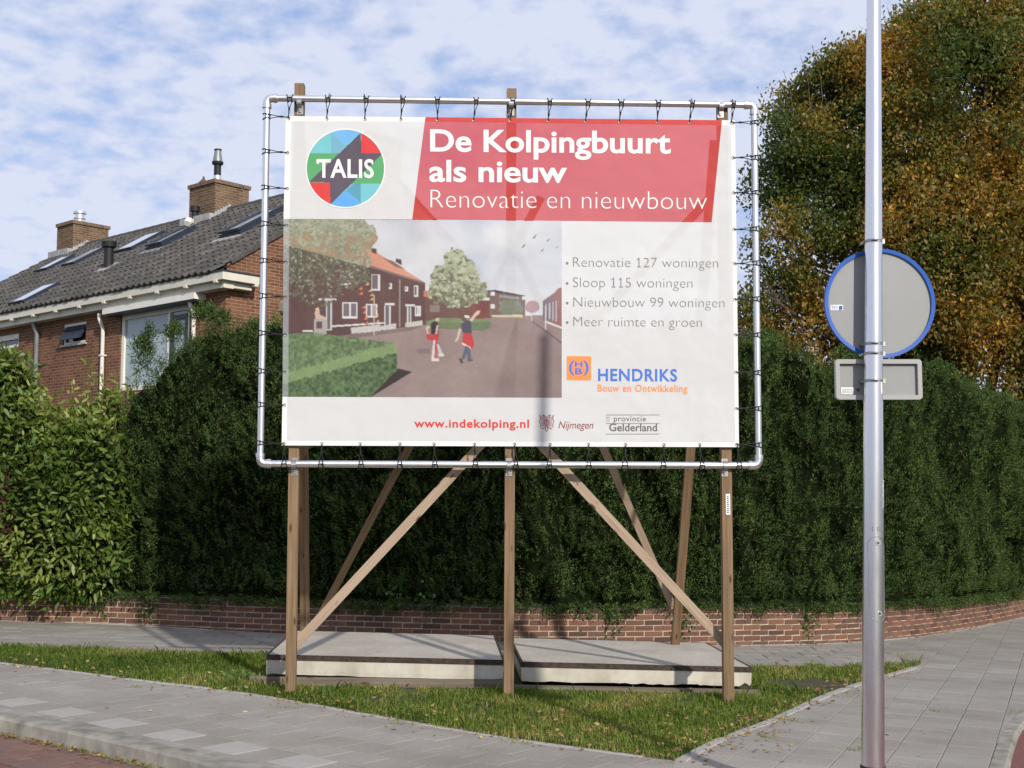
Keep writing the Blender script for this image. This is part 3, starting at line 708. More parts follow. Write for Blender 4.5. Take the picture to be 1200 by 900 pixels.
# skylights
def skylight(px, py, su=0.62, sv=1.0, flash=False, lift=0.0):
    u0, w0, _ = roofp(px, py); cs, sn = math.cos(math.radians(32)), math.sin(math.radians(32)); s0 = w0 / cs
    T = lambda u, s__, h: hp(u, s__ * cs - h * sn, s__ * sn + h * cs)
    f = MB(); a, b, c, d = u0 - su / 2, u0 + su / 2, s0 - sv / 2, s0 + sv / 2; k = .06
    for lo, hi in (((a, c, 0), (a + k, d, .12)), ((b - k, c, 0), (b, d, .12)), ((a + k, c, 0), (b - k, c + k, .12)), ((a + k, d - k, 0), (b - k, d, .12))): f.box(lo, hi, T)
    fo = f.build('skylight', M['darkframe'], house)
    TL = (lambda u, s__, h: T(u, s__, h + lift * (d - s__) / sv))
    p = MB(); p.box((a + .04, c + .04, .10), (b - .04, d - .04, .115), TL); p.build('pane', M['skyglass'], fo)
    if lift: p = MB(); p.box((a, c, .12), (a + .045, d, .16), TL); p.box((b - .045, c, .12), (b, d, .16), TL); p.box((a + .045, c, .12), (b - .045, c + .045, .16), TL); p.build('sash', M['darkframe'], fo)
    if flash: p = MB(); p.box((a - .1, c - .22, .05), (b + .1, c - .02, .062), T); p.build('flashing', M['lead'], fo)
for a_ in ((42, 348, .7, 1.0), (66, 312, .6, .9), (100, 304, .6, 1.0), (165, 287, .75, 1.05), (203, 283, .62, 1.05, True, .02), (298, 265, .7, 1.35, True, .03)): skylight(*a_)
# vents
def vent(px, py, h, r, mat, name='roof_vent', cowl=True, px2=None):
    u0, w0, z0 = roofp(px, py); m = MB(); m.tube([hp(u0, w0, z0 - .1), hp(u0, w0, z0 + h)], [r, r * .95], 12)
    if cowl: m.tube([hp(u0, w0, z0 + h - .03), hp(u0, w0, z0 + h + .09)], [r * 1.45, r * 1.55], 12)
    o = m.build(name, mat, house); autosmooth(o)
    f = MB(); cs, sn = math.cos(math.radians(32)), math.sin(math.radians(32)); s0 = w0 / cs
    f.box((u0 - .2, s0 - .28, .045), (u0 + .2, s0 + .2, .06), lambda u, s__, hh: hp(u, s__ * cs - hh * sn, s__ * sn + hh * cs)); f.build('flashing', M['lead'], o)
vent(127, 315, .52, .11, M['black']); vent(228, 264, .36, .075, M['black'])
f = MB(); u0, w0, _ = roofp(222, 268)
f.tube([hp(u0 - .05, w0 - .1, w0 * PT + .1), hp(u0 + .02, w0 - .02, w0 * PT + .18), hp(u0 + .06, w0 + .1, w0 * PT + .2)], [.07, .1, .07], 10); f.build('white_cowl', M['white'], house)
# chimneys
def chimney(u0, u1, w0, w1, ztop, label=None):
    V, UVs, F = [], [], []; zb = w0 * PT - .35
    def side(p, q, s0, s1):
        o = len(V)
        for (a, z), s__ in zip(((p, zb), (q, zb), (q, ztop), (p, ztop)), (s0, s1, s1, s0)): V.append(hp(a[0], a[1], z)); UVs.append((s__, z))
        F.append((o + 3, o + 2, o + 1, o))
    c = [(u0, w0), (u1, w0), (u1, w1), (u0, w1)]; s0 = 0
    for i in range(4):
        a, b = c[i], c[(i + 1) % 4]; l_ = abs(a[0] - b[0]) + abs(a[1] - b[1]); side(a, b, s0, s0 + l_); s0 += l_
    ch = mobj('chimney', V, F, M['chim'], house, uv=UVs)
    kk = MB(); e = .04; step_ = .1
    for i in range(int(round((u1 - u0 + 2 * e) / step_))):      # brick-on-edge coping along the two street sides and the rest
        for (wa, wb) in ((w0 - e, w0 + .17), (w1 - .17, w1 + e)): hpt(kk, (u0 - e + i * step_ + .004, wa, ztop), (u0 - e + (i + 1) * step_ - .004, wb, ztop + .09))
    for i in range(int((w1 - w0 - .34) / step_)):
        for (ua, ub) in ((u0 - e, u0 + .17), (u1 - .17, u1 + e)): hpt(kk, (ua, w0 + .17 + i * step_ + .004, ztop), (ub, w0 + .17 + (i + 1) * step_ - .004, ztop + .09))
    kk.build('coping', M['chimcap'], ch)
    t = MB(); hpt(t, (u0 + .03, w0 + .03, ztop - .02), (u1 - .03, w1 - .03, ztop + .075)); t.build('cap', M['lead'], ch)
    fl = MB(); nst = 6
    for i in range(nst):
        wa = w0 + (WR - w0) * i / nst; wb = w0 + (WR - w0) * (i + 1) / nst
        hpt(fl, (u0 - .018, wa, wa * PT - .05), (u0 - .004, wb + .002, wb * PT + .14))
    hpt(fl, (u0 - .1, w0 - .22, w0 * PT - .06), (u1 + .05, w0 - .004, w0 * PT + .10)); fl.build('flashing', M['lead'], ch)
    return ch
M['chimcap'] = m_brick('chimney_coping_brick', [(0.12, 0.08, 0.055), (0.20, 0.13, 0.085), (0.16, 0.11, 0.075)])
def solve_u(px, w, z):
    lo, hi = -3., 30.
    for _ in range(60):
        mid = (lo + hi) / 2; P_ = np.array(hp(mid, w, z)) - E0; x = 600 + FPX * P_[0] / (P_ @ FWD)
        if x > px: lo = mid
        else: hi = mid
    return lo
def ytop(u, w, py):
    for z in np.arange(0, 6, .01):
        P_ = np.array(hp(u, w, z)) - E0
        if 450 - FPX * (P_ @ UP) / (P_ @ FWD) < py: return float(z)
    return 5
wch = WR - .45
uR = solve_u(252, wch, 3.2); zR = ytop(uR, wch, 214); uR2 = solve_u(222, wch, 3.2)
chR = chimney(uR, uR2, wch, wch + .98, zR)
uL = solve_u(86, wch, 3.2); zL = ytop(uL, wch, 262); uL2 = solve_u(67, wch, 3.2)
chL = chimney(uL, uL2, wch, wch + 1.05, zL)
print('chimneys', uR, uR2, zR, uL, uL2, zL)
chN = chimney(.5, 1.4, wch, wch + .95, 3.45)
def flue(u_, w_, z_, segs, parent, name):
    for r0, r1, h0, h1, mt in segs: m = MB(); m.tube([hp(u_, w_, z_ + h0), hp(u_, w_, z_ + h1)], [r0, r1], 14); o = m.build(name, M[mt], parent); autosmooth(o)
fu = uR + .42; fw = wch + .36
flue(fu, fw, zR, [(.10, .095, .05, .30, 'galv'), (.085, .085, .30, .62, 'black'), (.13, .14, .58, .64, 'black'), (.12, .075, .64, .92, 'zinc'), (.09, .09, .92, .95, 'black')], chR, 'flue')
flue(uR + .75, wch + .2, zR, [(.12, .12, .05, .12, 'terracotta'), (.16, .02, .12, .26, 'terracotta'), (.03, .02, .26, .31, 'terracotta')], chR, 'chimney_pot')
flue(uL + .30, wch + .35, zL, [(.12, .12, .05, .22, 'galv'), (.16, .16, .22, .25, 'galv'), (.12, .12, .25, .36, 'galv'), (.17, .17, .36, .42, 'galv')], chL, 'flue')

# ------------------------------------------------------------------ billboard
def YP(x): return 10.28 + 0.043 * x
PN = np.array([0.043, -1.0, 0]); PN /= np.linalg.norm(PN)
def onp(x, y, d=0.0): return hit(x, y, np.array([0, 10.28, 0]) - PN * d, PN)      # d metres behind the pipe plane
bb = empty('billboard', (0, 10.35, 0), 'large printed construction billboard on timber posts in the grass verge', 'billboard')
DP = 0.036 + 0.04
def post_beam(t, b, w, d, dep, mat, name='post', ztrim=-.25):
    p1 = onp(*t, dep); p0 = onp(*b, dep); v = p0 - p1; p0 = p1 + v * ((gz(p0[0]) - .2 - p1[2]) / v[2]) if ztrim else p0
    return beam(name, p0, p1, w, d, mat, bb, face=PN)
post_beam((351.5, 99), (341, 797), .080, .08, DP, M['post']); post_beam((599.5, 105), (596, 820), .080, .08, DP, M['post']); post_beam((846, 124), (853.5, 823), .083, .08, DP, M['post'])
DB = DP + .04 + .024
for t, b in (((843, 220), (345, 757)), ((357, 222), (852, 757))):
    dd = DB if t[0] > 600 else DB + .05
    beam('brace', onp(*b, dd), onp(*t, dd), .074, .045, M['brace'], bb, face=PN)
# raking props to feet behind the slabs
for (fx, fy), tx in (((358.5, 752), 352), ((787, 752), 838)):
    foot = atY(fx, fy, 12.95); foot[2] = gz(foot[0]) - .2
    top = onp(tx, 165, DP + .02 if tx > 600 else DP + .09)
    beam('rake_post', foot, top, .082, .07, M['post'], bb)
for (fx, fy), (mx_, my_), in (((372, 728), (478, 527)), ((789, 712), (708, 527))):
    p0 = atY(fx, fy, 12.75); p1 = atY(mx_, my_, 11.75); d = p1 - p0; p1 = p0 + d * 2.25 if mx_ < 600 else p0 + d * 2.2
    beam('rear_brace', p0, p1, .068, .045, M['brace'] if mx_ > 600 else M['post'], bb)
p0 = atY(500, 150, 10.5)
# pipe frame with elbows
c = {'tl': onp(313, 115), 'tr': onp(883.5, 123), 'br': onp(889, 545.5), 'bl': onp(305, 543.5)}
def pipe(a, b): m = MB(); m.tube([c[a] * .994 + c[b] * .006, c[b] * .994 + c[a] * .006], .0275, 14); o = m.build('pipe', M['galv'], bb); autosmooth(o)
pipe('tl', 'tr'); pipe('tr', 'br'); pipe('br', 'bl'); pipe('bl', 'tl')
for k, (a, b) in {'tl': ('tr', 'bl'), 'tr': ('tl', 'br'), 'br': ('tr', 'bl'), 'bl': ('br', 'tl')}.items():
    P0 = Vector(c[k]); A = (Vector(c[a]) - P0).normalized(); B = (Vector(c[b]) - P0).normalized(); m = MB()
    path = [P0 + A * .075] + [P0 + (A * (1 - math.sin(t)) + B * (1 - math.cos(t))) * .04 for t in [i * math.pi / 2 / 5 for i in range(6)]] + [P0 + B * .075]
    m.tube(path, .034, 14)
    for D_ in (A, B): m.tube([P0 + D_ * .055, P0 + D_ * .085], .038, 14)
    o = m.build('pipe_elbow', M['galv'], bb); autosmooth(o)
# clamps fixing the pipes to the posts
for px_, py_ in ((351, 121), (599, 122.5), (845, 125), (344.5, 545), (596.5, 545.5), (850, 546)):
    q = Vector(onp(px_, py_)); m = MB(); up = Vector((0, 0, 1))
    arc = [q + Vector((0, 0, 1)) * math.sin(a) * .034 + Vector(PN) * math.cos(a) * .034 for a in [math.radians(x) for x in range(-100, 101, 20)]]
    V = []; F = []
    for i, a_ in enumerate(arc):
        for sx in (-.02, .02): V.append(tuple(a_ + Vector((sx, 0, 0))))
        for sx in (-.02, .02): V.append(tuple(a_ + (a_ - q).normalized() * .004 + Vector((sx, 0, 0))))
    for i in range(len(arc) - 1):
        o = i * 4
        F += [(o, o + 1, o + 5, o + 4), (o + 3, o + 2, o + 6, o + 7), (o + 2, o, o + 4, o + 6), (o + 1, o + 3, o + 7, o + 5)]
    m.add(V, F)
    off = -1 if py_ < 300 else -1
    z0, z1 = (-.085, -.03); m.box((q.x - .026, q.y + .030, q.z + z0), (q.x + .026, q.y + .036, q.z + .06))
    m.build('pipe_clamp', M['clamp'], bb); m = MB(); m.tube([(q.x, q.y + .031, q.z - .06), (q.x, q.y + .018, q.z - .06)], .011, 6); m.build('clamp_bolt', M['clamp'], bb)
# banner
def bpoly(pts, d=0.0): return [tuple(onp(x, y, d)) for x, y in pts]
regions = [
    ([(341, 142), (497.8, 142.5), (483, 257.2), (339.5, 256.5)], 0),
    ([(845.5, 147), (856.5, 147), (858, 260.8), (834, 260.5)], 0),
    ([(658.3, 259.1), (858, 260.8), (860.8, 467.5), (658.3, 466.2)], 0),
    ([(336.5, 465), (658.3, 466.2), (860.8, 467.5), (861.5, 518.5), (336, 516.5)], 0),
    ([(497.8, 142.5), (845.5, 147), (834, 260.5), (483, 257.2)], 2),
    ([(335, 136), (498.5, 137.3), (497.8, 142.5), (341, 142)], 1), ([(498.5, 137.3), (846, 140.8), (845.5, 147), (497.8, 142.5)], 3),
    ([(846, 140.8), (861, 141), (861.5, 147), (845.5, 147)], 1),
    ([(335, 136), (341, 142), (339.5, 256.5), (332.3, 256.5)], 1), ([(331.1, 465), (336.5, 465), (336, 516.5), (330, 522)], 1),
    ([(330, 522), (336, 516.5), (861.5, 518.5), (866, 524)], 1),
    ([(856.5, 147), (861.5, 147), (866, 524), (861.5, 518.5), (860.8, 467.5), (858, 260.8)], 1)]
m = MB()
for pts, mi in regions:
    P_ = bpoly(pts); m.add(P_, [tuple(range(len(P_)))[::-1]], mi)
banner = m.build('banner', [M['bwhite'], M['bhem'], M['bred'], M['bredhem']], bb)
# --- printed street picture: painted on a fine grid of vertices
def srgb(*c): return np.array([((x / 255) / 12.92 if x / 255 <= .04045 else ((x / 255 + .055) / 1.055) ** 2.4) for x in c])
PW, PH = 520, 330
PX = np.linspace(331, 658.3, PW); PY = np.linspace(257, 466, PH); GX, GY = np.meshgrid(PX, PY)
GY = GY + 0; IMG = np.zeros((PH, PW, 3)); fx_, fy_ = GX.ravel(), GY.ravel()
def n2(sx, sy, seed): return vnoise(np.stack([fx_ / sx, fy_ / sy, np.full_like(fx_, seed * 1.7)], 1), seed).reshape(PH, PW)
def fbm(s_, seed): return (n2(s_, s_, seed) + .5 * n2(s_ / 2, s_ / 2, seed + 1) + .25 * n2(s_ / 4, s_ / 4, seed + 2)) / 1.75
def paint(mask, c1, c2=None, f=None):
    c1 = srgb(*c1)
    if c2 is None: IMG[mask] = c1
    else: ff = np.clip(f, 0, 1)[..., None]; IMG[mask] = (c1 * (1 - ff) + srgb(*c2) * ff)[mask]
def pol(pts, *a, **k): mk = inpoly(fx_, fy_, pts).reshape(PH, PW); paint(mk, *a, **k); return mk
f1 = fbm(46, 3); full = np.ones((PH, PW), bool)
paint(full, (186, 196, 212), (226, 226, 228), np.clip((f1 - .35) * 3, 0, 1) * .6 + np.clip((GY - 257) / 110, 0, 1) * .35 + np.clip((GX - 560) / 90, 0, .3))
fine = fbm(2.2, 9); mid = fbm(7, 14)
rooff = dict(c2=(214, 134, 98), f=fine)
# far buildings and trees
pol([(568, 385), (568, 340), (580, 339.5), (615, 346), (615, 385)], (112, 96, 94), (140, 108, 100), fine)
pol([(580, 339.5), (615, 346), (615, 347.6), (568, 341)], (84, 74, 74))
for yy in (345, 353, 361): pol([(584, yy), (608, yy + 3), (608, yy + 5.5), (584, yy + 3.5)], (150, 152, 160))
for (x0, y0) in ((574, 341.5), (568, 349), (574, 356.5)): pol([(x0, y0), (x0 + 5, y0), (x0 + 5, y0 + 5), (x0, y0 + 5)], (226, 226, 224))
pol([(611.5, 347), (615, 347), (615, 351), (611.5, 351)], (224, 222, 220))
paint((((GX - 598) / 14) ** 2 + ((GY - 361) / 13) ** 2 + (mid - .5) * 1.2 < .8), (108, 118, 100), (140, 146, 122), fine)
paint((((GX - 623) / 9) ** 2 + ((GY - 359) / 7) ** 2 + (mid - .5) * 1.4 < .9), (170, 134, 138), (196, 160, 160), fine)
# left terrace
pol([(331, 462), (331, 286), (341, 287), (420, 308), (497, 333), (497, 400), (331, 420)], (88, 62, 62), (104, 72, 70), fine)
pol([(341, 258), (430, 292), (497, 333), (412, 307), (341, 285)], (204, 134, 108), (216, 146, 118), fine)
pol([(432, 290.5), (440, 292), (441, 296.5), (497, 331.5), (497, 333), (424, 311), (412, 305)], (208, 140, 114), (218, 150, 122), fine)
pol([(412, 305), (497, 331), (497, 333), (412, 308)], (128, 108, 108))
pol([(447, 302), (459, 306), (474, 316), (462, 313)], (138, 100, 88)); pol([(463, 303), (469, 304), (469.5, 311), (462, 307)], (94, 62, 60)); pol([(434, 291), (440, 291.5), (440, 298), (434, 296)], (92, 66, 62))
def rect(x0, y0, x1, y1, c, **k): return pol([(x0, y0), (x1, y0), (x1, y1), (x0, y1)], c, **k)
rect(497, 342, 560, 384, (106, 72, 70), c2=(122, 84, 78), f=fine); pol([(495, 341), (504, 341.5), (504, 349), (495, 348)], (204, 120, 92)); rect(503, 358, 514, 366, (140, 128, 118)); rect(551, 352, 573, 378, (124, 66, 62), c2=(140, 78, 70), f=fine)
for (x0, y0, x1, y1) in ((398, 318, 410, 335), (434, 322, 444, 341), (454, 332, 458, 339), (473, 336, 477, 342), (484, 335, 489, 348)):
    rect(x0, y0, x1, y1, (214, 214, 216)); rect(x0 + .6, y0 + 1, x1 - 2.1, y1 - 1.8, (112, 100, 106))
for (x0, y0, x1, y1) in ((400, 355, 418, 374), (428, 357, 441, 373), (485, 359, 492, 371)):
    rect(x0, y0, x1, y1, (222, 222, 224)); rect(x0 + 1.2, y0 + 1.4, (x0 + x1) / 2 - .8, y1 - 2.2, (116, 106, 112)); rect((x0 + x1) / 2 + .9, y0 + 1.4, x1 - 1.6, y1 - 2.2, (116, 106, 112))
for (x0, y0, x1, y1, cx0, cx1) in ((381, 354, 388, 388, 372, 393), (449, 359, 457, 383, 450, 461), (476, 360, 481, 382, 474, 485)):
    rect(x0, y0, x1, y1, (206, 208, 212)); rect(x0 + 1.6, y0, x1 - 1.8, y1 - 1, (104, 104, 108)); rect(cx0, y0 - 3, cx1, y0 - .6, (214, 212, 210))
rect(466.5, 328, 468, 384, (142, 132, 134)); rect(367, 375, 382, 394, (176, 164, 162)); rect(369.5, 378, 377, 386, (84, 78, 84))
pol([(388, 382.5), (449, 378.5), (449, 380), (388, 384.4)], (226, 222, 218)); pol([(410, 385), (444, 381), (444, 389), (411, 392)], (176, 172, 168), (214, 210, 204), fine); pol([(444, 383), (463, 379.5), (463, 386), (444, 388)], (176, 172, 168), (210, 206, 200), fine)
rect(354, 388, 366, 390, (224, 222, 220)); pol([(474, 379), (494, 376), (494, 382), (474, 384)], (198, 194, 190))
# ground, kerb, pavement
pol([(331, 466.5), (331, 402), (385, 396), (440, 389), (497, 381), (560, 374), (600, 370), (640, 369), (658.5, 378), (658.5, 466.5)], (146, 124, 122), (160, 138, 134), fine * .7 + fbm(22, 40) * .3)
pol([(385, 396), (497, 382), (480, 388), (410, 398)], (128, 106, 108)); pol([(455, 466), (600, 372), (604, 372), (575, 466)], (150, 130, 128), (164, 142, 138), fine)
pol([(580, 466), (604, 372), (607, 372), (603, 466)], (138, 118, 116), (150, 130, 126), fine)
pol([(622, 376), (624, 376), (658.5, 401), (658.5, 403)], (92, 90, 102))
pol([(575, 369.4), (612, 368.5), (612, 372), (576, 371.6)], (214, 200, 160))
pol([(636, 376), (636, 352), (650, 342), (654, 337), (658.5, 336), (658.5, 382), (640, 374)], (120, 108, 124), (158, 104, 96), np.clip((GX - 640) / 14, 0, 1)); 
for k in range(4): rect(639 + k * 4, 356 - k * 1.4, 640.6 + k * 4, 372 + k * 1.6, (184, 190, 206))
pol([(640, 376), (658.5, 383), (658.5, 385), (640, 378)], (226, 224, 224)); rect(638.3, 358, 639.6, 386, (214, 206, 200)); rect(622.2, 366, 623, 376, (206, 200, 196))
# far green block
pol([(498, 377), (514, 373), (568, 373.6), (575, 378), (575, 384), (548, 388), (500, 384)], (112, 134, 92), (134, 152, 106), mid); pol([(500, 380), (575, 377), (575, 384), (566, 388), (500, 385)], (96, 116, 84), (122, 140, 100), fine)
# mid tree
tr_ = [(520, 384, 4, 14), (532, 310, 15, 20), (524, 325, 22, 18), (544, 322, 17, 20), (534, 340, 36, 22), (516, 338, 18, 14), (556, 338, 16, 14)]
mk = np.zeros((PH, PW), bool)
for cx, cy, rx, ry in tr_: mk |= (((GX - cx) / rx) ** 2 + ((GY - cy) / ry) ** 2 + (fbm(6, 21) - .5) * 1.5 < .85)
mk &= (GY < 366); shade = np.clip((GY - 300) / 60, 0, 1)
paint(mk, (176, 184, 150), (104, 106, 84), shade * .8 + (fbm(5, 81) - .5) * 1.5 + (fine - .5) * .9)
paint(mk & (fbm(3, 84) > .60), (188, 196, 162)); paint(mk & (fbm(3.5, 87) < .36), (112, 116, 96))
# near tree upper left, with sun flecks
mk = np.zeros((PH, PW), bool)
for cx, cy, rx, ry in ((360, 275, 45, 38), (400, 285, 34, 34), (425, 276, 16, 20), (345, 320, 34, 40), (375, 330, 30, 34), (350, 288, 36, 26), (386, 298, 36, 24), (412, 300, 14, 14), (410, 318, 24, 26), (356, 262, 40, 16)): mk |= (((GX - cx) / rx) ** 2 + ((GY - cy) / ry) ** 2 + (fbm(9, 31) - .5) * 1.6 < .8)
mk &= (GY < 360); lace = fbm(3.0, 35) > (.30 + np.clip((GY - 290) / 60, 0, 1) * .22)
top_ = GY < (287 + (GX - 331) * .27)
paint(mk & top_, (112, 112, 92), (168, 160, 132), fbm(4, 91) * 1.2 - .1); paint(mk & lace & top_, (128, 134, 108), (180, 184, 158), (fine - .25) * 1.8); paint(mk & lace & top_ & (fbm(7, 51) > .54) & (GY > 262 + mid * 22), (142, 126, 98), (182, 158, 126), fine)
paint(mk & lace & ~top_, (84, 82, 68), (124, 126, 100), (fine - .3) * 1.8); paint(mk & lace & ~top_ & (fine > .66), (164, 170, 138))
# orange bunting
for (x_, y_) in ((421, 338), (421.5, 344), (425, 360), (425.5, 366), (427, 373), (428, 379)): pol([(x_ - 2.4, y_ + 2), (x_ + 2.4, y_ - 1.8), (x_ + 2.6, y_ + 2.4)], (226, 112, 66))
for (x_, y_) in ((429, 333), (432, 341), (434, 346), (434, 351), (439, 362), (440, 370), (441, 377)): pol([(x_ - 2, y_ + 1.6), (x_ + 2, y_ - 1.6), (x_ + 2.2, y_ + 1.8)], (228, 172, 92))
rect(436.8, 346, 438.2, 394, (190, 182, 172))
# foreground hedge
pol([(430, 466), (464, 432), (482, 436.5), (433, 466.5)], (58, 46, 46))
hk = pol([(331, 466.5), (331, 393), (366, 391), (400, 395), (464, 403), (465, 434), (432, 466.5)], (66, 88, 56), (134, 162, 108), (fbm(3.2, 61) - .2) * 1.5)
tl_ = hk & (GY > 404 + (464 - GX) * .32) ; paint(tl_, (56, 78, 50), (116, 146, 92), (fbm(3.0, 66) - .25) * 1.5)
band = np.clip(1 - np.abs(GY - (408 + (464 - GX) * .28 + (mid - .5) * 6)) / 9, 0, 1); paint(hk & (band * .9 + fbm(2.0, 71) * .6 > .62), (116, 142, 90), (146, 172, 112), fine * 1.3 - .2)
# girl at door
pol([(370, 362), (373, 362), (374, 370), (381, 373), (381, 376), (369, 375), (368, 368)], (206, 176, 158)); pol([(368.5, 363), (372, 361), (373, 364), (369, 365)], (220, 190, 140))
# two youngsters playing
SK = (216, 184, 168)
rect(509, 372.5, 513.5, 377, SK); pol([(508.5, 373.5), (509.5, 371), (512.5, 371), (513, 373)], (64, 58, 64))
pol([(504, 379), (508, 377), (512.5, 378), (513, 393), (504, 393)], (56, 52, 58)); pol([(497.5, 384), (501.5, 381.5), (503, 384), (500, 387), (502, 392), (500, 393)], SK); pol([(510.5, 382), (512.8, 382), (511, 394), (509, 393)], SK)
pol([(498, 392), (513.5, 392), (513, 399), (508, 401), (505.5, 400), (499, 398)], (196, 52, 56)); pol([(507, 399), (511.5, 399), (508.5, 421), (504.5, 421)], (212, 210, 210)); pol([(509.2, 396), (512.3, 396), (510, 420), (508, 420)], (204, 56, 58)); pol([(510.5, 404), (513.5, 404), (517.5, 415), (514.5, 417)], (200, 198, 200)); rect(505, 420.5, 513.5, 423.5, (222, 214, 200)); rect(513, 415, 519, 418, (222, 214, 200))
pol([(540, 371), (543, 369.5), (545.5, 370), (546, 375.5), (542, 377), (540, 375)], (104, 84, 80)); pol([(543, 369.4), (549.5, 370.4), (549.5, 373), (544, 372.5)], (226, 220, 216))
pol([(549.5, 375.5), (555, 368), (559, 364), (562, 364), (561, 367.5), (556, 371.5), (552, 377.5)], (226, 192, 176))
pol([(539, 381), (545, 375.5), (551, 376), (552, 391), (541.5, 391)], (78, 76, 92)); pol([(537, 385), (539.6, 386), (536.5, 398), (533, 401), (532, 400), (534.5, 396)], (220, 186, 170))
pol([(542, 391), (552, 391), (555, 403), (553, 409.5), (540.5, 402.5)], (204, 46, 54)); pol([(540.5, 401.5), (551, 407.5), (550.5, 409), (540.3, 403.5)], (222, 220, 220))
pol([(544.5, 405), (550, 408), (551.5, 421), (547, 422), (547, 414), (543, 422), (540, 420)], (92, 102, 122)); pol([(536.5, 420), (541, 421), (542, 426), (539, 426)], (84, 76, 76)); rect(547, 421.5, 553, 423.8, (96, 92, 96))
paint((np.abs(GX - 495) < 8) & (np.abs(GY - 412) < 3) & (fine > .4), (134, 114, 114))
# birds
for (x_, y_, l_) in ((626, 276, 3.2), (613, 287, 3.2), (642, 280, 2.2), (635, 292, 2.3), (652.5, 288.5, 1.6)): pol([(x_ - l_, y_ + l_), (x_ - l_ * .2, y_ - l_ * .1), (x_ + l_ * .9, y_ - l_), (x_ + l_ * .3, y_ + l_ * .25)], (84, 84, 96))
# the doubled hem shows paler along the left edge
hem = (GX < 337.5); IMG[hem] = IMG[hem] * .55 + srgb(190, 200, 206) * .45
def blur(A):
    B = np.pad(A, ((1, 1), (1, 1), (0, 0)), 'edge'); return (B[:-2, 1:-1] + B[2:, 1:-1] + B[1:-1, :-2] + B[1:-1, 2:] + 2 * B[1:-1, 1:-1]) / 6
brk = ((GX < 497) & (GY < 388) & (GY > 287 + (GX - 331) * .27)) | ((GX > 497) & (GX < 572) & (GY > 366) & (GY < 384) & (GX < 560))
IMG[brk] *= (1 + .10 * np.sin(GY * 3.3 + (GX - 331) * .35))[brk][:, None]
IMG *= (1 + (fbm(30, 120) - .5) * .22)[..., None]; IMG = blur(IMG); gm_ = IMG.mean(axis=2, keepdims=True); IMG = IMG * .86 + gm_ * .14
IMG = IMG * (1 + (vnoise(np.stack([fx_ * 3, fy_ * 3, fx_ * 0], 1), 77).reshape(PH, PW)[..., None] - .5) * .10)
def grid_print(name, PXs, PYs, img, mat, d, slope=True):
    h, w = img.shape[:2]; V = []; 
    c00, c10, c11, c01 = [np.array(onp(x, y, d)) for x, y in ((PXs[0], PYs[0]), (PXs[-1], PYs[0] + (1.9 if slope else 0)), (PXs[-1], PYs[-1] + (1.0 if slope else 0)), (PXs[0], PYs[-1]))]
    A, B_ = np.meshgrid(np.linspace(0, 1, w), np.linspace(0, 1, h)); A = A[..., None]; B_ = B_[..., None]
    V = (c00 * (1 - A) * (1 - B_) + c10 * A * (1 - B_) + c11 * A * B_ + c01 * (1 - A) * B_).reshape(-1, 3)
    i = np.arange(w * h).reshape(h, w); F = np.stack([i[:-1, :-1], i[1:, :-1], i[1:, 1:], i[:-1, 1:]], -1).reshape(-1, 4)
    return V, F
c_ = [onp(332.2, 256.6), onp(658.3, 259.1), onp(658.3, 466.2), onp(331.1, 465.0)]
A, B_ = np.meshgrid(np.linspace(0, 1, PW), np.linspace(0, 1, PH)); A = A[..., None]; B_ = B_[..., None]
V = (c_[0] * (1 - A) * (1 - B_) + c_[1] * A * (1 - B_) + c_[2] * A * B_ + c_[3] * (1 - A) * B_).reshape(-1, 3)
i = np.arange(PW * PH).reshape(PH, PW); F = np.stack([i[:-1, :-1], i[1:, :-1], i[1:, 1:], i[:-1, 1:]], -1).reshape(-1, 4)
GAIN = 0.77
mobj('printed_picture', V, F, M['bpic'], banner, col=(IMG * GAIN).reshape(-1, 3))
# --- round logo, painted the same way
LW = 160; LX = np.linspace(358, 452, LW); LY = np.linspace(150.5, 244.5, LW); lx, ly = np.meshgrid(LX, LY)
# in zoomed units (8.57 px per px, origin 350,145)
zx, zy = (lx - 350) * 8.573, (ly - 145) * 8.573; lim = np.zeros((LW, LW, 3)); fxx, fyy = zx.ravel(), zy.ravel()
def lp(pts, c): lim[inpoly(fxx, fyy, pts).reshape(LW, LW)] = srgb(*c)
lim[:] = srgb(120, 200, 208)
lp([(-9, 300), (1000, 300), (1000, 600), (-9, 600)], (92, 172, 112)); lp([(300, -9), (325, 80), (470, 220), (640, 80), (640, -9)], (118, 184, 238)); lp([(300, 950), (315, 810), (480, 665), (630, 810), (640, 950)], (98, 172, 236))
lp([(325, 90), (470, 225), (400, 300), (325, 300)], (122, 178, 204)); lp([(480, 670), (625, 800), (625, 600), (555, 600)], (92, 158, 186))
lp([(628, 80), (628, 300), (900, 300), (900, -9), (628, -9)], (222, 66, 66)); lp([(50, 590), (318, 590), (318, 900), (50, 900)], (222, 66, 66))
lp([(100, 588), (625, 90), (628, 300), (845, 300), (318, 812), (315, 590)], (92, 84, 98))
V = np.array([onp(x, y, -.0016) for x, y in ((LX[0], LY[0]), (LX[-1], LY[0]), (LX[-1], LY[-1]), (LX[0], LY[-1]))])
A, B_ = np.meshgrid(np.linspace(0, 1, LW), np.linspace(0, 1, LW)); A = A[..., None]; B_ = B_[..., None]
VV = (V[0] * (1 - A) * (1 - B_) + V[1] * A * (1 - B_) + V[2] * A * B_ + V[3] * (1 - A) * B_).reshape(-1, 3)
i = np.arange(LW * LW).reshape(LW, LW); F = np.stack([i[:-1, :-1], i[1:, :-1], i[1:, 1:], i[:-1, 1:]], -1).reshape(-1, 4)
cxm = (lx[:-1, :-1] + .3 - 404.8) ** 2 + (ly[:-1, :-1] + .3 - 197.3) ** 2 < 45.6 ** 2
F = F[cxm.ravel()]
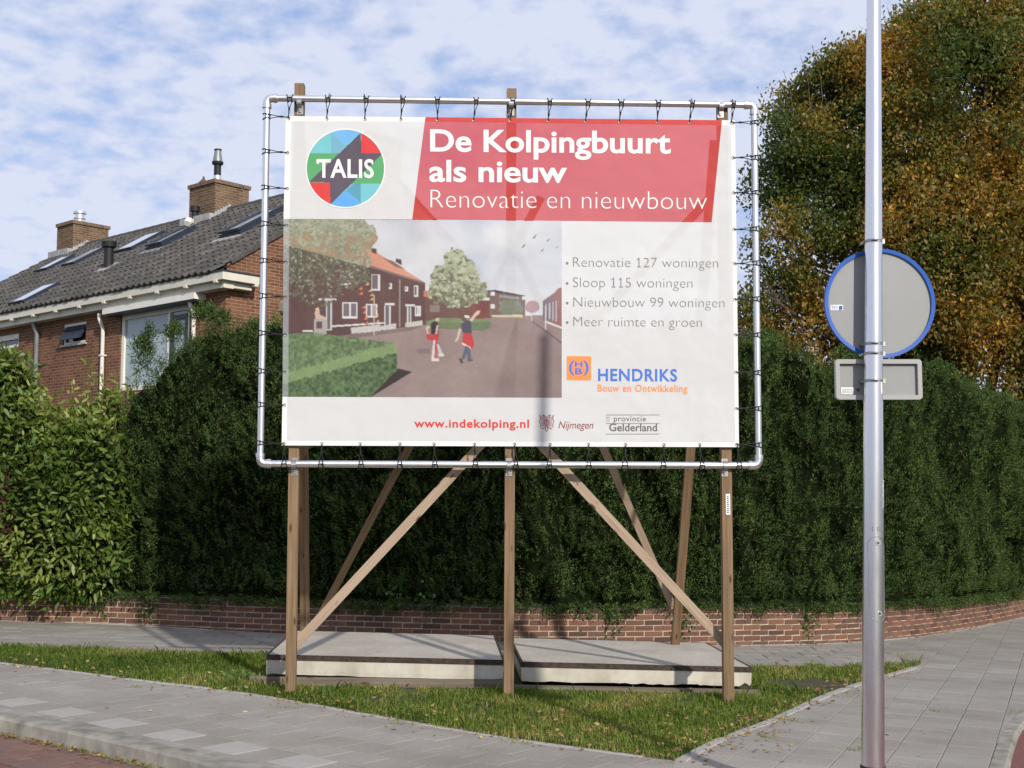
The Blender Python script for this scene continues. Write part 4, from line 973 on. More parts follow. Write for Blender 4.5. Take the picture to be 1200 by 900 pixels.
used, inv = np.unique(F, return_inverse=True); mobj('round_logo', VV[used], inv.reshape(-1, 4), M['blogo'], banner, col=(lim * GAIN * 1.05).reshape(-1, 3)[used])
ring = [(404.8 + math.cos(a) * r, 197.3 + math.sin(a) * r) for r in (45.3, 46.8) for a in np.linspace(0, 2 * math.pi, 64, endpoint=False)]
mobj('logo_ring', bpoly(ring, -.0024), [(k, (k + 1) % 64, 64 + (k + 1) % 64, 64 + k) for k in range(64)], M['t_white'], banner)
# --- lettering
def text_mesh(s_, offset=0.0, spacing=1.0):
    cu = bpy.data.curves.new('lettering', 'FONT'); cu.body = s_; cu.size = 1; cu.offset = offset; cu.resolution_u = 5; cu.space_character = spacing
    o = bpy.data.objects.new('tmp', cu); COL.objects.link(o); dg = bpy.context.evaluated_depsgraph_get(); dg.update()
    me = o.evaluated_get(dg).to_mesh(); V = np.array([v.co[:] for v in me.vertices]); F = [tuple(p.vertices) for p in me.polygons]
    o.evaluated_get(dg).to_mesh_clear(); bpy.data.objects.remove(o); bpy.data.curves.remove(cu); return V, F
CAP = None
def lettering(s_, x0, x1, y0, y1, cap, mat, offset=0.0, shear=0.0, d=-.0022, asc=None, spacing=1.0, serif=0):
    global CAP
    if CAP is None: CAP = text_mesh('H')[0][:, 1].max()
    V, F = text_mesh(s_, offset, spacing); a, b = V[:, 0].min(), V[:, 0].max(); k = cap / CAP
    X = x0 + (V[:, 0] - a) / (b - a) * (x1 - x0) + V[:, 1] * k * shear; Y = y0 + (y1 - y0) * (V[:, 0] - a) / (b - a) - V[:, 1] * k
    words = s_.split(' '); cut = [float(text_mesh(' '.join(words[:q + 1]), offset, spacing)[0][:, 0].max()) + 1e-4 for q in range(len(words))]; cut[-1] = 1e9
    F0 = np.array([V[f[0], 0] for f in F]); P3 = np.array([onp(x, y, d) for x, y in zip(X, Y)]); lo_ = -1e9
    for hi_ in cut:
        fs = [F[q] for q in np.nonzero((F0 > lo_) & (F0 <= hi_))[0]]; lo_ = hi_
        us_ = sorted({q for f in fs for q in f}); mp = {q: k for k, q in enumerate(us_)}
        mobj('lettering', P3[us_], [tuple(mp[q] for q in f) for f in fs], M[mat], banner)
    for ic, ch in enumerate(s_):
        if ch != '1': continue
        r_ = text_mesh(s_[:ic + 1], offset, spacing)[0][:, 0].max(); xr = x0 + (r_ - a) / (b - a) * (x1 - x0); yb = y0 + (y1 - y0) * (r_ - a) / (b - a); yt = yb - cap * .97
        mobj('numeral_flag', bpoly([(xr - .5, yt), (xr - .5, yt + 1.3), (xr - 2.9, yt + 2.7), (xr - 2.9, yt + 1.6)], d - .0004), [(0, 1, 2, 3)], M[mat], banner)
        mobj('numeral_foot', bpoly([(xr - 2.9, yb), (xr + 1.6, yb), (xr + 1.6, yb - .95), (xr - 2.9, yb - .95)], d - .0004), [(0, 1, 2, 3)], M[mat], banner)
lettering('De Kolpingbuurt', 504, 786, 176.8, 179.3, 24.6, 't_white', 0.022)
lettering('als nieuw', 503, 664.5, 212.2, 213.4, 24.2, 't_white', 0.022)
lettering('Renovatie en nieuwbouw', 504.5, 828.5, 243.4, 245.6, 21.6, 't_white', -0.018)
for s_, x0, x1, y, cap in (('Renovatie 127 woningen', 671.5, 841.5, 312.7, 11.4), ('Sloop 115 woningen', 671.5, 811.5, 336.4, 11.6), ('Nieuwbouw 99 woningen', 672, 849, 359.4, 11.4), ('Meer ruimte en groen', 672, 822.5, 382.2, 11.4)):
    lettering(s_, x0, x1, y, y + .9, cap, 't_grey', -0.018)
    c0 = [(664.7 + math.cos(a) * 1.6, y - 4.3 + math.sin(a) * 1.6) for a in np.linspace(0, 2 * math.pi, 12, endpoint=False)]
    mobj('bullet', bpoly(c0, -.0022), [tuple(range(12))], M['t_grey'], banner)
lettering('HENDRIKS', 701, 793.5, 446, 446.6, 13.6, 't_blue', 0.022, spacing=1.1)
lettering('Bouw en Ontwikkeling', 700.5, 805.5, 458.6, 459.2, 8.0, 't_orange', 0.012, spacing=1.1)
lettering('www.indekolping.nl', 485.5, 620, 500.6, 501.1, 9.2, 't_red', 0.022, spacing=1.1)
lettering('Nijmegen', 654.5, 694.5, 502, 502.2, 8.4, 't_maroon', 0.0, 0.22)
lettering('provincie', 719.5, 757, 493.6, 493.7, 6.3, 't_dgrey', 0.0, spacing=1.1)
lettering('Gelderland', 714, 770, 505, 505.2, 8.6, 't_dgrey', 0.012)
lettering('TALIS', 371.5, 438, 207.6, 207.9, 20.6, 't_white', 0.022, d=-.003, spacing=1.05)
mobj('letter_swash', bpoly([(370.5, 187), (375, 187), (375, 190), (373.6, 190), (373.4, 192.4), (371.2, 192)], -.0031), [tuple(range(6))], M['t_white'], banner)
for y, x0, x1 in ((486.2, 710, 773), (496.3, 710, 773), (508.6, 710, 773)): mobj('rule_line', bpoly([(x0, y - .32), (x1, y - .32), (x1, y + .32), (x0, y + .32)], -.0022), [(3, 2, 1, 0)], M['t_grey'], banner)
for y in (488.8, 491, 493.4): mobj('rule_line', bpoly([(710, y - .25), (714.5, y - .25), (714.5, y + .25), (710, y + .25)], -.0022), [(3, 2, 1, 0)], M['t_grey'], banner)
mobj('orange_square', bpoly([(664.2, 417.2), (692.8, 417.4), (692.8, 445.6), (664.2, 445.4)], -.0018), [(3, 2, 1, 0)], M['t_orange'], banner)
lettering('H', 673.6, 682.6, 429.6, 429.6, 6.0, 't_blue', 0.03, d=-.003); lettering('B', 673.8, 682.6, 438.4, 438.4, 6.6, 't_blue', 0.03, d=-.003)
for s_ in (-1, 1):
    pts = []
    for r, w_ in ((11.6, 0), (8.4, .6)):
        seq = [(678.4 + s_ * (r * math.cos(a)), 431.2 + 11.0 * math.sin(a)) for a in np.linspace(-.95, .95, 12)]; pts += seq if r > 10 else seq[::-1]
    mobj('emblem_bracket', bpoly(pts, -.003), [tuple(range(24))], M['t_blue'], banner)
# heraldic two-headed eagle crest in line work
m = MB()
def stroke(pts, w=.55):
    for (x0, y0), (x1, y1) in zip(pts[:-1], pts[1:]):
        l_ = math.hypot(x1 - x0, y1 - y0) or 1; nx_, ny_ = -(y1 - y0) / l_ * w / 2, (x1 - x0) / l_ * w / 2
        m.add(bpoly([(x0 + nx_, y0 + ny_), (x1 + nx_, y1 + ny_), (x1 - nx_, y1 - ny_), (x0 - nx_, y0 - ny_)], -.0024), [(0, 1, 2, 3)])
for s_ in (-1, 1):
    X = lambda v: 640.6 + s_ * v
    stroke([(X(0.8), 489), (X(2.6), 486.6), (X(4.6), 486.2), (X(3.4), 488.2), (X(2.2), 490)], .9); stroke([(X(.6), 489), (X(.6), 500), (X(1.8), 503), (X(0), 505.6)], .8)
    for k in range(5): stroke([(X(1.4 + k * .3), 492 + k * 1.6), (X(4 + k * .4), 490.2 + k * 2.2), (X(7.6 - k * .55), 487.4 + k * 3.0)], .75)
    stroke([(X(8.2), 486), (X(7.2), 490), (X(8.4), 494), (X(7), 498), (X(7.6), 501)], .8); stroke([(X(1.5), 500), (X(4.4), 502.4), (X(6.4), 501.2)], .8)
stroke([(638.4, 493), (642.8, 493), (642.8, 497.5), (640.6, 499.5), (638.4, 497.5), (638.4, 493)], .8); m.build('crest', M['t_maroon'], banner)
# elastic cords and grommets
def torus(mb, cpt, nrm, R, r, n=12, k=5, sx=1.0):
    nrm = Vector(nrm).normalized(); a = nrm.orthogonal().normalized(); b = nrm.cross(a); o = len(mb.v); cpt = Vector(cpt)
    for i in range(n):
        d_ = a * math.cos(2 * math.pi * i / n) + b * math.sin(2 * math.pi * i / n)
        for j in range(k): mb.v.append(tuple(cpt + d_ * (R + r * math.cos(2 * math.pi * j / k)) + nrm * r * math.sin(2 * math.pi * j / k)))
    for i in range(n):
        for j in range(k): mb.f.append((o + i * k + j, o + ((i + 1) % n) * k + j, o + ((i + 1) % n) * k + (j + 1) % k, o + i * k + (j + 1) % k)); mb.mi.append(0)
gm = MB(); torus(gm, (0, 0, 0), PN, .011, .0035); gme = bpy.data.meshes.new('grommet'); gme.from_pydata(gm.v, [], gm.f); gme.materials.append(M['clamp'])
def grommet(q): o = bpy.data.objects.new('grommet', gme); COL.objects.link(o); o.parent = banner; o.location = Vector(q) + Vector(PN) * .001 - wl(banner)
def cord(g, p, axis, lean):
    """g grommet, p point on the pipe axis, axis = pipe direction"""
    g, p, ax = Vector(g), Vector(p), Vector(axis).normalized(); n_ = Vector(PN); m = MB(); dirn = (p - g); dirn = (dirn - ax * dirn.dot(ax)).normalized()
    for s_ in (-1, 1):
        cpt = p + ax * s_ * .016 * random.uniform(.7, 1.3); loop = []
        for a in range(13):
            t = 2 * math.pi * a / 12; loop.append(cpt + (n_ * math.cos(t) + dirn * math.sin(t)) * .032 + ax * s_ * .006 * math.sin(t))
        m.tube(loop, .0042, 5, cap=False); m.tube([g + n_ * .006, g + (p - g) * .5 + n_ * .012 + ax * s_ * .004, cpt - dirn * .03 + n_ * .015], .0036, 5)
    k = g + (p - g) * random.uniform(.28, .5) + n_ * .012; m.tube([k - dirn * .012, k + dirn * .012], .0085, 6)
    m.tube([p - ax * .02 + n_ * .033, p + ax * .02 + n_ * .034], .005, 5)
    if lean: m.tube([p + n_ * .033, p + n_ * .04 + dirn * .035 + ax * .015 * lean], .004, 5)
    o = m.build('elastic_cord', M['black'], bb)
def lerp2(v, a, b, fa, fb): return fa + (fb - fa) * (v - a) / (b - a)
def py_top(x): return lerp2(x, 313, 883.5, 115, 123)
def py_bot(x): return lerp2(x, 305, 889, 543.5, 545.5)
def px_l(y): return lerp2(y, 115, 543.5, 313, 305)
def px_r(y): return lerp2(y, 123, 545.5, 883.5, 889)
AXH = c['tr'] - c['tl']; AXL = c['bl'] - c['tl']; AXR = c['br'] - c['tr']
for x in (340, 385, 429, 472, 513, 558, 601, 644, 689, 728, 771, 811, 859):
    gx = x - random.uniform(0, 3.5); q = onp(gx, 138.8 + (gx - 335) / 526 * 5); grommet(q); cord(q, onp(x, py_top(x)), AXH, random.choice((-1, 0, 1)))
for x in (332.5, 377, 422, 468.5, 508.5, 556, 603, 644.5, 689.5, 733, 778, 820, 864):
    q = onp(x, 520 + (x - 335) / 526 * 1.5); grommet(q); cord(q, onp(x + random.uniform(-1, 2), py_bot(x)), AXH, random.choice((-1, 0, 1)))
for y in (136.5, 178, 220, 263, 306, 347, 391, 435, 474, 519):
    q = onp(lerp2(y, 136, 522, 337.5, 332.5), y + 1); grommet(q); cord(q, onp(px_l(y), y), AXL, 0)
for y in (144, 185, 226, 269, 309, 351, 392.5, 436.5, 479, 521):
    q = onp(lerp2(y, 141, 524, 858.5, 863.5), y); grommet(q); cord(q, onp(px_r(y), y), AXR, 0)
# plate on the right post
q = onp(853, 591, .034); m = MB(); m.box((q[0] - .018, q[1] - .004, q[2] - .085), (q[0] + .018, q[1], q[2] + .085)); pl = m.build('paper_tag', M['paper'], bb)
m = MB()
for k in range(9): m.box((q[0] - .008, q[1] - .006, q[2] - .07 + k * .016), (q[0] + .006, q[1] - .0045, q[2] - .062 + k * .016))
m.build('tag_print', M['ink'], pl)

# ------------------------------------------------------------------ concrete slabs on timbers
def slab(cx, cy, ztop, ux, uy, th, label):
    yaw = math.radians(3.1); tilt_ = -.030; o = Vector((cx, cy, ztop - th))
    X = Vector((math.cos(yaw), math.sin(yaw), tilt_)).normalized(); Y = Vector((-math.sin(yaw), math.cos(yaw), 0)); Z = X.cross(Y)
    T = lambda x, y, z: tuple(o + X * x + Y * y + Z * z)
    root = empty('concrete_slab', tuple(o), label, 'concrete slab', 'concrete slabs stacked under the billboard')
    hx, hy = ux / 2, uy / 2; n = 40; m = MB(); ring = []
    per = [(-hx + ux * i / n, -hy) for i in range(n)] + [(hx, -hy + uy * i / n) for i in range(n)] + [(hx - ux * i / n, hy) for i in range(n)] + [(-hx, hy - uy * i / n) for i in range(n)]
    V = []; N = len(per)
    for i, (x, y) in enumerate(per): V.append(T(x * .996, y * .996, random.uniform(-.004, .010) + (.03 if random.random() < .04 else 0)))
    for x, y in per: V.append(T(x * .999, y * .999, .03))
    for x, y in per: V.append(T(x, y, th - .041))
    F = [(i, (i + 1) % N, N + (i + 1) % N, N + i) for i in range(N)] + [(N + i, N + (i + 1) % N, 2 * N + (i + 1) % N, 2 * N + i) for i in range(N)] + [tuple(reversed(range(N)))]
    mobj('slab_body', V, F, M['slabside'], root)
    t = MB(); k = .012; t.box((-hx + k, -hy + k, th - .05), (hx - k, hy - k, th - .003), T); t.build('slab_top', M['slabtop'], root)
    a = MB(); e = .006
    for lo, hi in (((-hx - e, -hy - e, th - .044), (hx + e, -hy + k, th)), ((-hx - e, hy - k, th - .044), (hx + e, hy + e, th)), ((-hx - e, -hy + k, th - .044), (-hx + k, hy - k, th)), ((hx - k, -hy + k, th - .044), (hx + e, hy - k, th))): a.box(lo, hi, T)
    a.build('steel_edge', M['steel'], root)
    return root
slab(-1.12, 11.78, .275, 1.99, 1.96, .165, 'left concrete slab with dark rusty steel rim behind the left post')
slab(1.02, 11.98, .185, 1.99, 1.90, .165, 'right concrete slab with chipped lower left corner beside the right post')
def timber(p0, p1, w, d, label, name='bearer_timber', mat='grey_wood'):
    o = beam(name, p0, p1, w, d, M[mat], None, face=(0, -1, 0)); props(o, label, 'timber', 'timbers carrying the slabs'); return o
timber((-2.2, 10.78, .085), (-.02, 10.90, .045), .075, .085, 'long grey timber under the front edge of the left slab')
timber((.0, 10.93, .0), (2.13, 11.06, -.06), .05, .085, 'long grey timber under the front edge of the right slab')
timber((-2.25, 12.5, .085), (-.12, 12.6, .02), .05, .11, 'grey timber under the rear edge of the left slab')
timber((-.08, 12.7, -.01), (1.98, 12.8, -.07), .05, .11, 'grey timber under the rear edge of the right slab')
for x, lab in ((-1.62, 'short block propping the timber below the left slab'), (-.03, 'short block under the gap between the two slabs'), (1.72, 'short block under the right end of the right slab')):
    zt_ = .085 - .028 * (x + 2.2) - .035 - .018 * (x > -1); o = beam('support_block', (x, 10.74, zt_ - .045), (x, 11.6, zt_ - .045), .13, .09, M['grey_wood'], None, face=(0, 0, -1)); props(o, lab, 'wood block', 'blocks under the timbers')

# ------------------------------------------------------------------ lamp post with two signs
b0 = Vector(atY(1023, 900, 6.72)); t0 = Vector(atY(1024, 0, 6.72)); ax = (t0 - b0).normalized()
def pole_at(y): # centre at picture height
    k = (900 - y) / 900; return b0 + (t0 - b0) * k
zb_ = gz(b0.x) ; pb = b0 + ax * ((zb_ - .1 - b0.z) / ax.z); pt = b0 + ax * ((5.15 - b0.z) / ax.z)
RB = 26.2 / 2 * 6.72 / FPX * 1.0; RT = 16.8 / 2 * 6.72 / FPX
def rad_at(p): k = (p - b0).dot(ax) / (t0 - b0).length; return RB + (RT - RB) * max(-.1, min(1.25, k))
post = empty('lamp_post', (pb.x, pb.y, zb_), 'tall tapering aluminium lamp post carrying two signs seen from behind', 'lamp post')
m = MB(); pts = [pb + (pt - pb) * (i / 20) for i in range(21)]; m.tube(pts, [rad_at(p) for p in pts], 40); o = m.build('pole', M['pole'], post); autosmooth(o, 60); pole_o = o
m = MB(); m.tube([b0 + ax * .012, b0 - ax * .06], RB * 1.09, 32); autosmooth(m.build('base_collar', M['steel'], post))
# service door: thin raised oval outline with two locks
nrm = Vector((0, -1, 0)); rx = Vector((1, 0, 0))
def on_pole(x, y, lift=.0015):
    p = pole_at(y); r = rad_at(p) + lift; dx = (x - 600) / FPX * 6.68 * 1.0 - p.x; dx = max(-r * .97, min(r * .97, dx)); return p + rx * dx + nrm * math.sqrt(max(r * r - dx * dx, 0))
cxd = 1023.6; path = []
for k in range(13): a = math.pi * k / 12; path.append((cxd + 10 * math.cos(a), 648 - 9 * math.sin(a)))
for k in range(13): a = math.pi + math.pi * k / 12; path.append((cxd + 10 * math.cos(a), 726 - 9 * math.sin(a)))
path.append(path[0]); dense = []
for p, q in zip(path[:-1], path[1:]):
    for t in np.linspace(0, 1, 8 if abs(p[1] - q[1]) > 20 else 2, endpoint=False): dense.append((p[0] + (q[0] - p[0]) * t, p[1] + (q[1] - p[1]) * t))
dense.append(path[0]); m = MB(); m.tube([on_pole(x, y) for x, y in dense], .0012, 5, cap=False); door = m.build('service_door', M['zinc'], post)
for y in (646, 726):
    q = on_pole(1025, y, .0); m = MB(); m.tube([q, q + nrm * .004], [.014, .013], 12); m.build('door_lock', M['clamp'], door); m = MB(); m.tube([q + nrm * .0035, q + nrm * .0055], .009, 3); m.build('lock_socket', M['black'], door)
def sticker(x0, y0, x1, y1, mat, name='sticker', jag=0):
    V = []; n = 6
    for j in range(n + 1):
        y = y0 + (y1 - y0) * j / n
        for x in (x0 + random.uniform(0, jag), x1 - random.uniform(0, jag * .3)): V.append(tuple(on_pole(x, y, .0012)))
    return mobj(name, V, [(2 * j, 2 * j + 2, 2 * j + 3, 2 * j + 1) for j in range(n)], M[mat], post)
sticker(1031, 574, 1036.3, 606, 'paper', jag=2.6); sticker(1033.5, 457, 1036.2, 474, 'paper'); 
for x0 in (1018.5, 1024.5, 1028): sticker(x0, 627.5, x0 + 1.6, 633, 'zinc', 'number_smudge')
# round sign, seen from the back
cY = 6.72 + .075; cc = Vector(atY(1030.5, 355.5, cY)); RS = 65.3 * cY / FPX
def disc(cpt, R, y0, y1, n=72):
    V = [(cpt.x + R * math.cos(2 * math.pi * i / n), y0, cpt.z + R * math.sin(2 * math.pi * i / n)) for i in range(n)] + [(cpt.x + R * math.cos(2 * math.pi * i / n), y1, cpt.z + R * math.sin(2 * math.pi * i / n)) for i in range(n)]
    return V, [tuple(range(n)), tuple(reversed(range(n, 2 * n)))] + [(i, n + i, n + (i + 1) % n, (i + 1) % n) for i in range(n)]
V, F = disc(cc, RS - .012, cY, cY + .003); F = [f[::-1] for f in F]; sg = mobj('round_sign', V, F, M['signback'], post)
V, F = disc(cc, RS - .014, cY + .0035, cY + .005); mobj('sign_face', V, F, M['blue'], sg)
n = 96; V = []
prof = [(RS - .020, cY), (RS - .020, cY - .012), (RS, cY - .014), (RS + .002, cY + .004), (RS - .010, cY + .006)]
for i in range(n):
    a = 2 * math.pi * i / n
    for r, y in prof: V.append((cc.x + r * math.cos(a), y, cc.z + r * math.sin(a)))
k = len(prof); F = [(i * k + j, ((i + 1) % n) * k + j, ((i + 1) % n) * k + (j + 1) % k, i * k + (j + 1) % k) for i in range(n) for j in range(k)]
rim = mobj('sign_rim', V, F, M['blue'], sg)
q = Vector(atY(980.5, 360.5, cY - .001)); m = MB(); m.box((q.x - .034, cY - .0025, q.z - .015), (q.x + .034, cY - .001, q.z + .015)); st = m.build('sticker', M['paper'], sg)
m = MB(); m.box((q.x + .012, cY - .0035, q.z - .012), (q.x + .030, cY - .0027, q.z + .010)); [m.box((q.x - .028, cY - .0035, q.z - .008 + k * .007), (q.x + .004, cY - .0027, q.z - .006 + k * .007)) for k in range(3)]; m.build('sticker_print', M['blue'], sg)
# rectangular sign below
y0_, y1_ = atY(1028.5, 421.5, cY)[2], atY(1028.5, 468.5, cY)[2]; x0_, x1_ = atY(978, 445, cY)[0], atY(1079.5, 445, cY)[0]
def rrect(x0, x1, z0, z1, r, n=5):
    P_ = []
    for (cx, cz, a0) in ((x1 - r, z1 - r, 0), (x0 + r, z1 - r, 90), (x0 + r, z0 + r, 180), (x1 - r, z0 + r, 270)):
        for k in range(n + 1): a = math.radians(a0 + 90 * k / n); P_.append((cx + r * math.cos(a), cz + r * math.sin(a)))
    return P_
z1_, z0_ = y0_, y1_
A0 = rrect(x0_, x1_, z0_, z1_, .018); A1 = rrect(x0_ + .024, x1_ - .024, z0_ + .024, z1_ - .024, .004); n = len(A0)
V = [(x, cY + .004, z) for x, z in A0] + [(x, cY - .018, z) for x, z in A0] + [(x + (.004 if x < cc.x else -.004), cY - .021, z) for x, z in A0] + [(x, cY - .021, z) for x, z in A1] + [(x, cY, z) for x, z in A1]
F = [(r * n + i, r * n + (i + 1) % n, (r + 1) * n + (i + 1) % n, (r + 1) * n + i) for r in range(4) for i in range(n)]
rs = mobj('rectangular_sign', V, F, M['signback2'], post)
mobj('back_plate', [(x, cY - .0005, z) for x, z in A0] + [(x, cY + .003, z) for x, z in A0], [tuple(range(n)), tuple(reversed(range(n, 2 * n)))], M['signback'], rs)
q = Vector(atY(993, 458, cY)); m = MB(); m.box((q.x - .035, cY - .003, q.z - .018), (q.x + .035, cY - .001, q.z + .018)); m.build('sticker', M['paper'], rs)
m = MB(); [m.box((q.x - .03, cY - .0042, q.z - .012 + k * .009), (q.x + .028, cY - .0032, q.z - .009 + k * .009)) for k in range(3)]; m.build('sticker_print', M['signback'], rs)
q = Vector(atY(1005.5, 457, cY)); m = MB(); d = .0135; m.add([(q.x - d, cY - .0025, q.z), (q.x, cY - .0025, q.z - d), (q.x + d, cY - .0025, q.z), (q.x, cY - .0025, q.z + d)], [(0, 1, 2, 3)]); m.build('diamond_mark', M['ink'], rs)
# band clamps
for y in (294, 415.5, 427, 459):
    p = pole_at(y); r = rad_at(p); m = MB(); ring = [p + (rx * math.cos(a) + nrm * math.sin(a)) * (r + .002) for a in np.linspace(0, 2 * math.pi, 33)]
    V = []; F = []
    for a in ring: V += [tuple(a + ax * .008), tuple(a - ax * .008)]
    F = [(2 * i, 2 * i + 1, 2 * i + 3, 2 * i + 2) for i in range(32)]
    cl = mobj('band_clamp', V, F, M['clamp'], post)
    m = MB(); m.box((p.x + r - .004, p.y - .006, p.z - .012), (p.x + r + .014, cY - .001, p.z + .012)); m.box((p.x - r - .008, p.y + .012, p.z - .006), (p.x - r + .004, cY - .001, p.z + .006)); m.tube([p + nrm * (r + .002) - rx * .028, p + nrm * (r + .012) - rx * .01, p + nrm * (r + .013) + rx * .012], .0045, 8); m.build('clamp_screw', M['clamp'], cl)

# ------------------------------------------------------------------ hedge
WS = np.arange(len(WP)) * 0.05
def px_of(P): P = np.asarray(P) - E0; d = P @ FWD; return 600 + FPX * P[..., 0] / d
def hedge_top_px(px): return np.interp(px, [60, 110, 128, 152, 172, 192, 228, 262, 285, 320, 420, 800, 868, 895, 976, 1084, 1140, 1200, 1300], [680, 600, 520, 455, 424, 400, 375, 376, 393, 388, 392, 398, 404, 408, 424, 436, 452, 478, 520])
pxs = 600 + FPX * WP[:, 0] / WP[:, 1]
HT = np.array([atY(px_, float(hedge_top_px(px_)), p[1] + .55)[2] for px_, p in zip(pxs, WP)])
def hsurf(s, t):
    """front and top surface of the hedge: s metres along the wall, t 0..1 up the front and over the top"""
    x = np.interp(s, WS, WP[:, 0]); y = np.interp(s, WS, WP[:, 1]); nx_ = np.interp(s, WS, WN[:, 0]); ny_ = np.interp(s, WS, WN[:, 1]); top = np.interp(s, WS, HT)
    zb = np.interp(x, [-12, -6, 0, 2.7, 8, 12], [0.55, 0.47, 0.385, 0.345, 0.14, -0.02]) + .03
    Hh = top - zb; r = .45; Ls = Hh - r; La = r * 1.5708; Lt = 1.0; q = t * (Ls + La + Lt)
    a = np.clip((q - Ls) / r, 0, 1.5708); e = np.clip(q - Ls - La, 0, None)
    z = zb + np.minimum(q, Ls) + r * np.sin(a); d = .02 + r * (1 - np.cos(a)) + e
    nn = np.stack([-nx_ * np.cos(a), -ny_ * np.cos(a), np.sin(a)], 1)
    P = np.stack([x + nx_ * d, y + ny_ * d, z], 1)
    low = np.clip((z - zb) / .35, 0, 1)
    big = vnoise(P * [1.5, 1.5, 0.9], 5) - .5; mid_ = vnoise(P * [4.2, 4.2, 2.6], 6) - .5; sm = vnoise(P * 10, 8) - .5
    plume = vnoise(P * [5.5, 5.5, 1.6] + 3, 31) - .5
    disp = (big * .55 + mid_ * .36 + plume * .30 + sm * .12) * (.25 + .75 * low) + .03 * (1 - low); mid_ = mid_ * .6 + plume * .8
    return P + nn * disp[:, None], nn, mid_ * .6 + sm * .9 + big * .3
S0, S1 = float(np.interp(85, pxs, WS)), float(WS[-1])
hedge = empty('yew_hedge', (WP[len(WP) // 2][0], WP[len(WP) // 2][1], .35), 'tall dark green yew hedge growing along the low brick wall', 'hedge')
ns, ntt = 420, 110
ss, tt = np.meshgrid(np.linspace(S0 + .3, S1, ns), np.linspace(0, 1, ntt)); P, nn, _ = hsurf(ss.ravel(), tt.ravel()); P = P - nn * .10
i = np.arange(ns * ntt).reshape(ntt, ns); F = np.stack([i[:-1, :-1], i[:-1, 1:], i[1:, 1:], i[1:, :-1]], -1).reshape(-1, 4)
o = mobj('inner_shade_shell', P, F, M['inner'], hedge, smooth=True)  # dark shell behind the needles, inner shade put into its colour
NS = 54000
s_ = rng.uniform(S0, S1, NS); t_ = rng.uniform(0, 1, NS); t_[:2000] = rng.uniform(0, .07, 2000); t_[2000:5200] = rng.uniform(0, .012, 3200); keep = (t_ < .72) | (rng.uniform(size=NS) < .5); s_, t_ = s_[keep], t_[keep]
P, nn, cr = hsurf(s_, t_); n = len(P)
dirs = unit(nn * .65 + np.array([0, 0, 1.15]) * np.where(t_ < .012, -.55, 1)[:, None] + (np.stack([vnoise(P * 2.6, 61), vnoise(P * 2.6, 62), vnoise(P * 2.6, 63)], 1) - .5) * 2.0 + rng.normal(size=(n, 3)) * .30); P = P - nn * (rng.uniform(.0, .10, n) - (t_ < .012) * .07)[:, None]
tone0 = np.clip(.42 + cr * .62 + rng.normal(size=n) * .10, 0, .93)  # needles darker in the hollows: crevice shade put into the tone
lnS = rng.uniform(.09, .18, n) * (1 + (rng.uniform(size=n) < .03) * .8)
VV, TT = [], []
for k in range(12):
    f = (k + .5) / 12; base = P + dirs * (lnS * f)[:, None]; sd_ = side_of(dirs)
    D = unit(dirs * .75 + sd_ * .9); ln = rng.uniform(.030, .052, n) * (1.15 - .4 * f)
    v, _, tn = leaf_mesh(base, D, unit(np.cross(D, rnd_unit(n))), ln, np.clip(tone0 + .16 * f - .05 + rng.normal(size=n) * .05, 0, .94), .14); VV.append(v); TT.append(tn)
V = np.concatenate(VV); T_ = np.concatenate(TT)
berry = (rng.uniform(size=len(V) // 4) < .008); T_ = np.where(np.repeat(berry, 4), 1.0, T_)
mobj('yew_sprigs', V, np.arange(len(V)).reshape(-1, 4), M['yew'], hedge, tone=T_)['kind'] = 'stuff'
# upright yew shoot in front of the big window
def sprig_cloud(name, cx, cy, Y, rx_, ry_, n, mat, parent, L_=.12, up=.8, seed=0, cone=False, leaf=.034, tone=.7):
    c0 = atY(cx, cy, Y); sc = Y / FPX; u = rnd_unit(n) * (rng.uniform(size=(n, 1)) ** .33); Pq = c0 + u * np.array([rx_ * sc, rx_ * sc, ry_ * sc])
    if cone: k = (Pq[:, 2] - (c0[2] - ry_ * sc)) / (2 * ry_ * sc); Pq[:, :2] = c0[:2] + (Pq[:, :2] - c0[:2]) * (1.2 - k)[:, None]
    d = unit(u + np.array([0, 0, up]) + rng.normal(size=(n, 3)) * .3); VV, TT = [], []
    for k in range(8):
        b = Pq + d * L_ * (k + .5) / 8; D = unit(d * .7 + side_of(d)); v, _, tn = leaf_mesh(b, D, side_of(D), rng.uniform(.8, 1.2, n) * leaf, np.clip(tone + rng.normal(size=n) * .12, 0, .95), .22); VV.append(v); TT.append(tn)
    V = np.concatenate(VV); o = mobj(name, V, np.arange(len(V)).reshape(-1, 4), mat, parent, tone=np.concatenate(TT)); o['kind'] = 'stuff'; return o
for (a_, b_, c_2, d_2, n_) in ((170, 416, 8, 24, 90), (162, 408, 4, 9, 22), (176, 396, 3, 14, 16), (204, 392, 8, 10, 50), (240, 370, 16, 10, 90), (262, 378, 6, 8, 40), (300, 390, 16, 8, 70), (900, 402, 16, 9, 80), (1010, 424, 20, 8, 90), (985, 422, 6, 9, 30), (1100, 436, 18, 8, 80)):
    Yh = float(np.interp(a_, pxs, WP[:, 1])) + .45; sprig_cloud('yew_shoots', a_, b_, Yh, c_2, d_2, n_ * 2, M['yew'], hedge, tone=.5, cone=True)

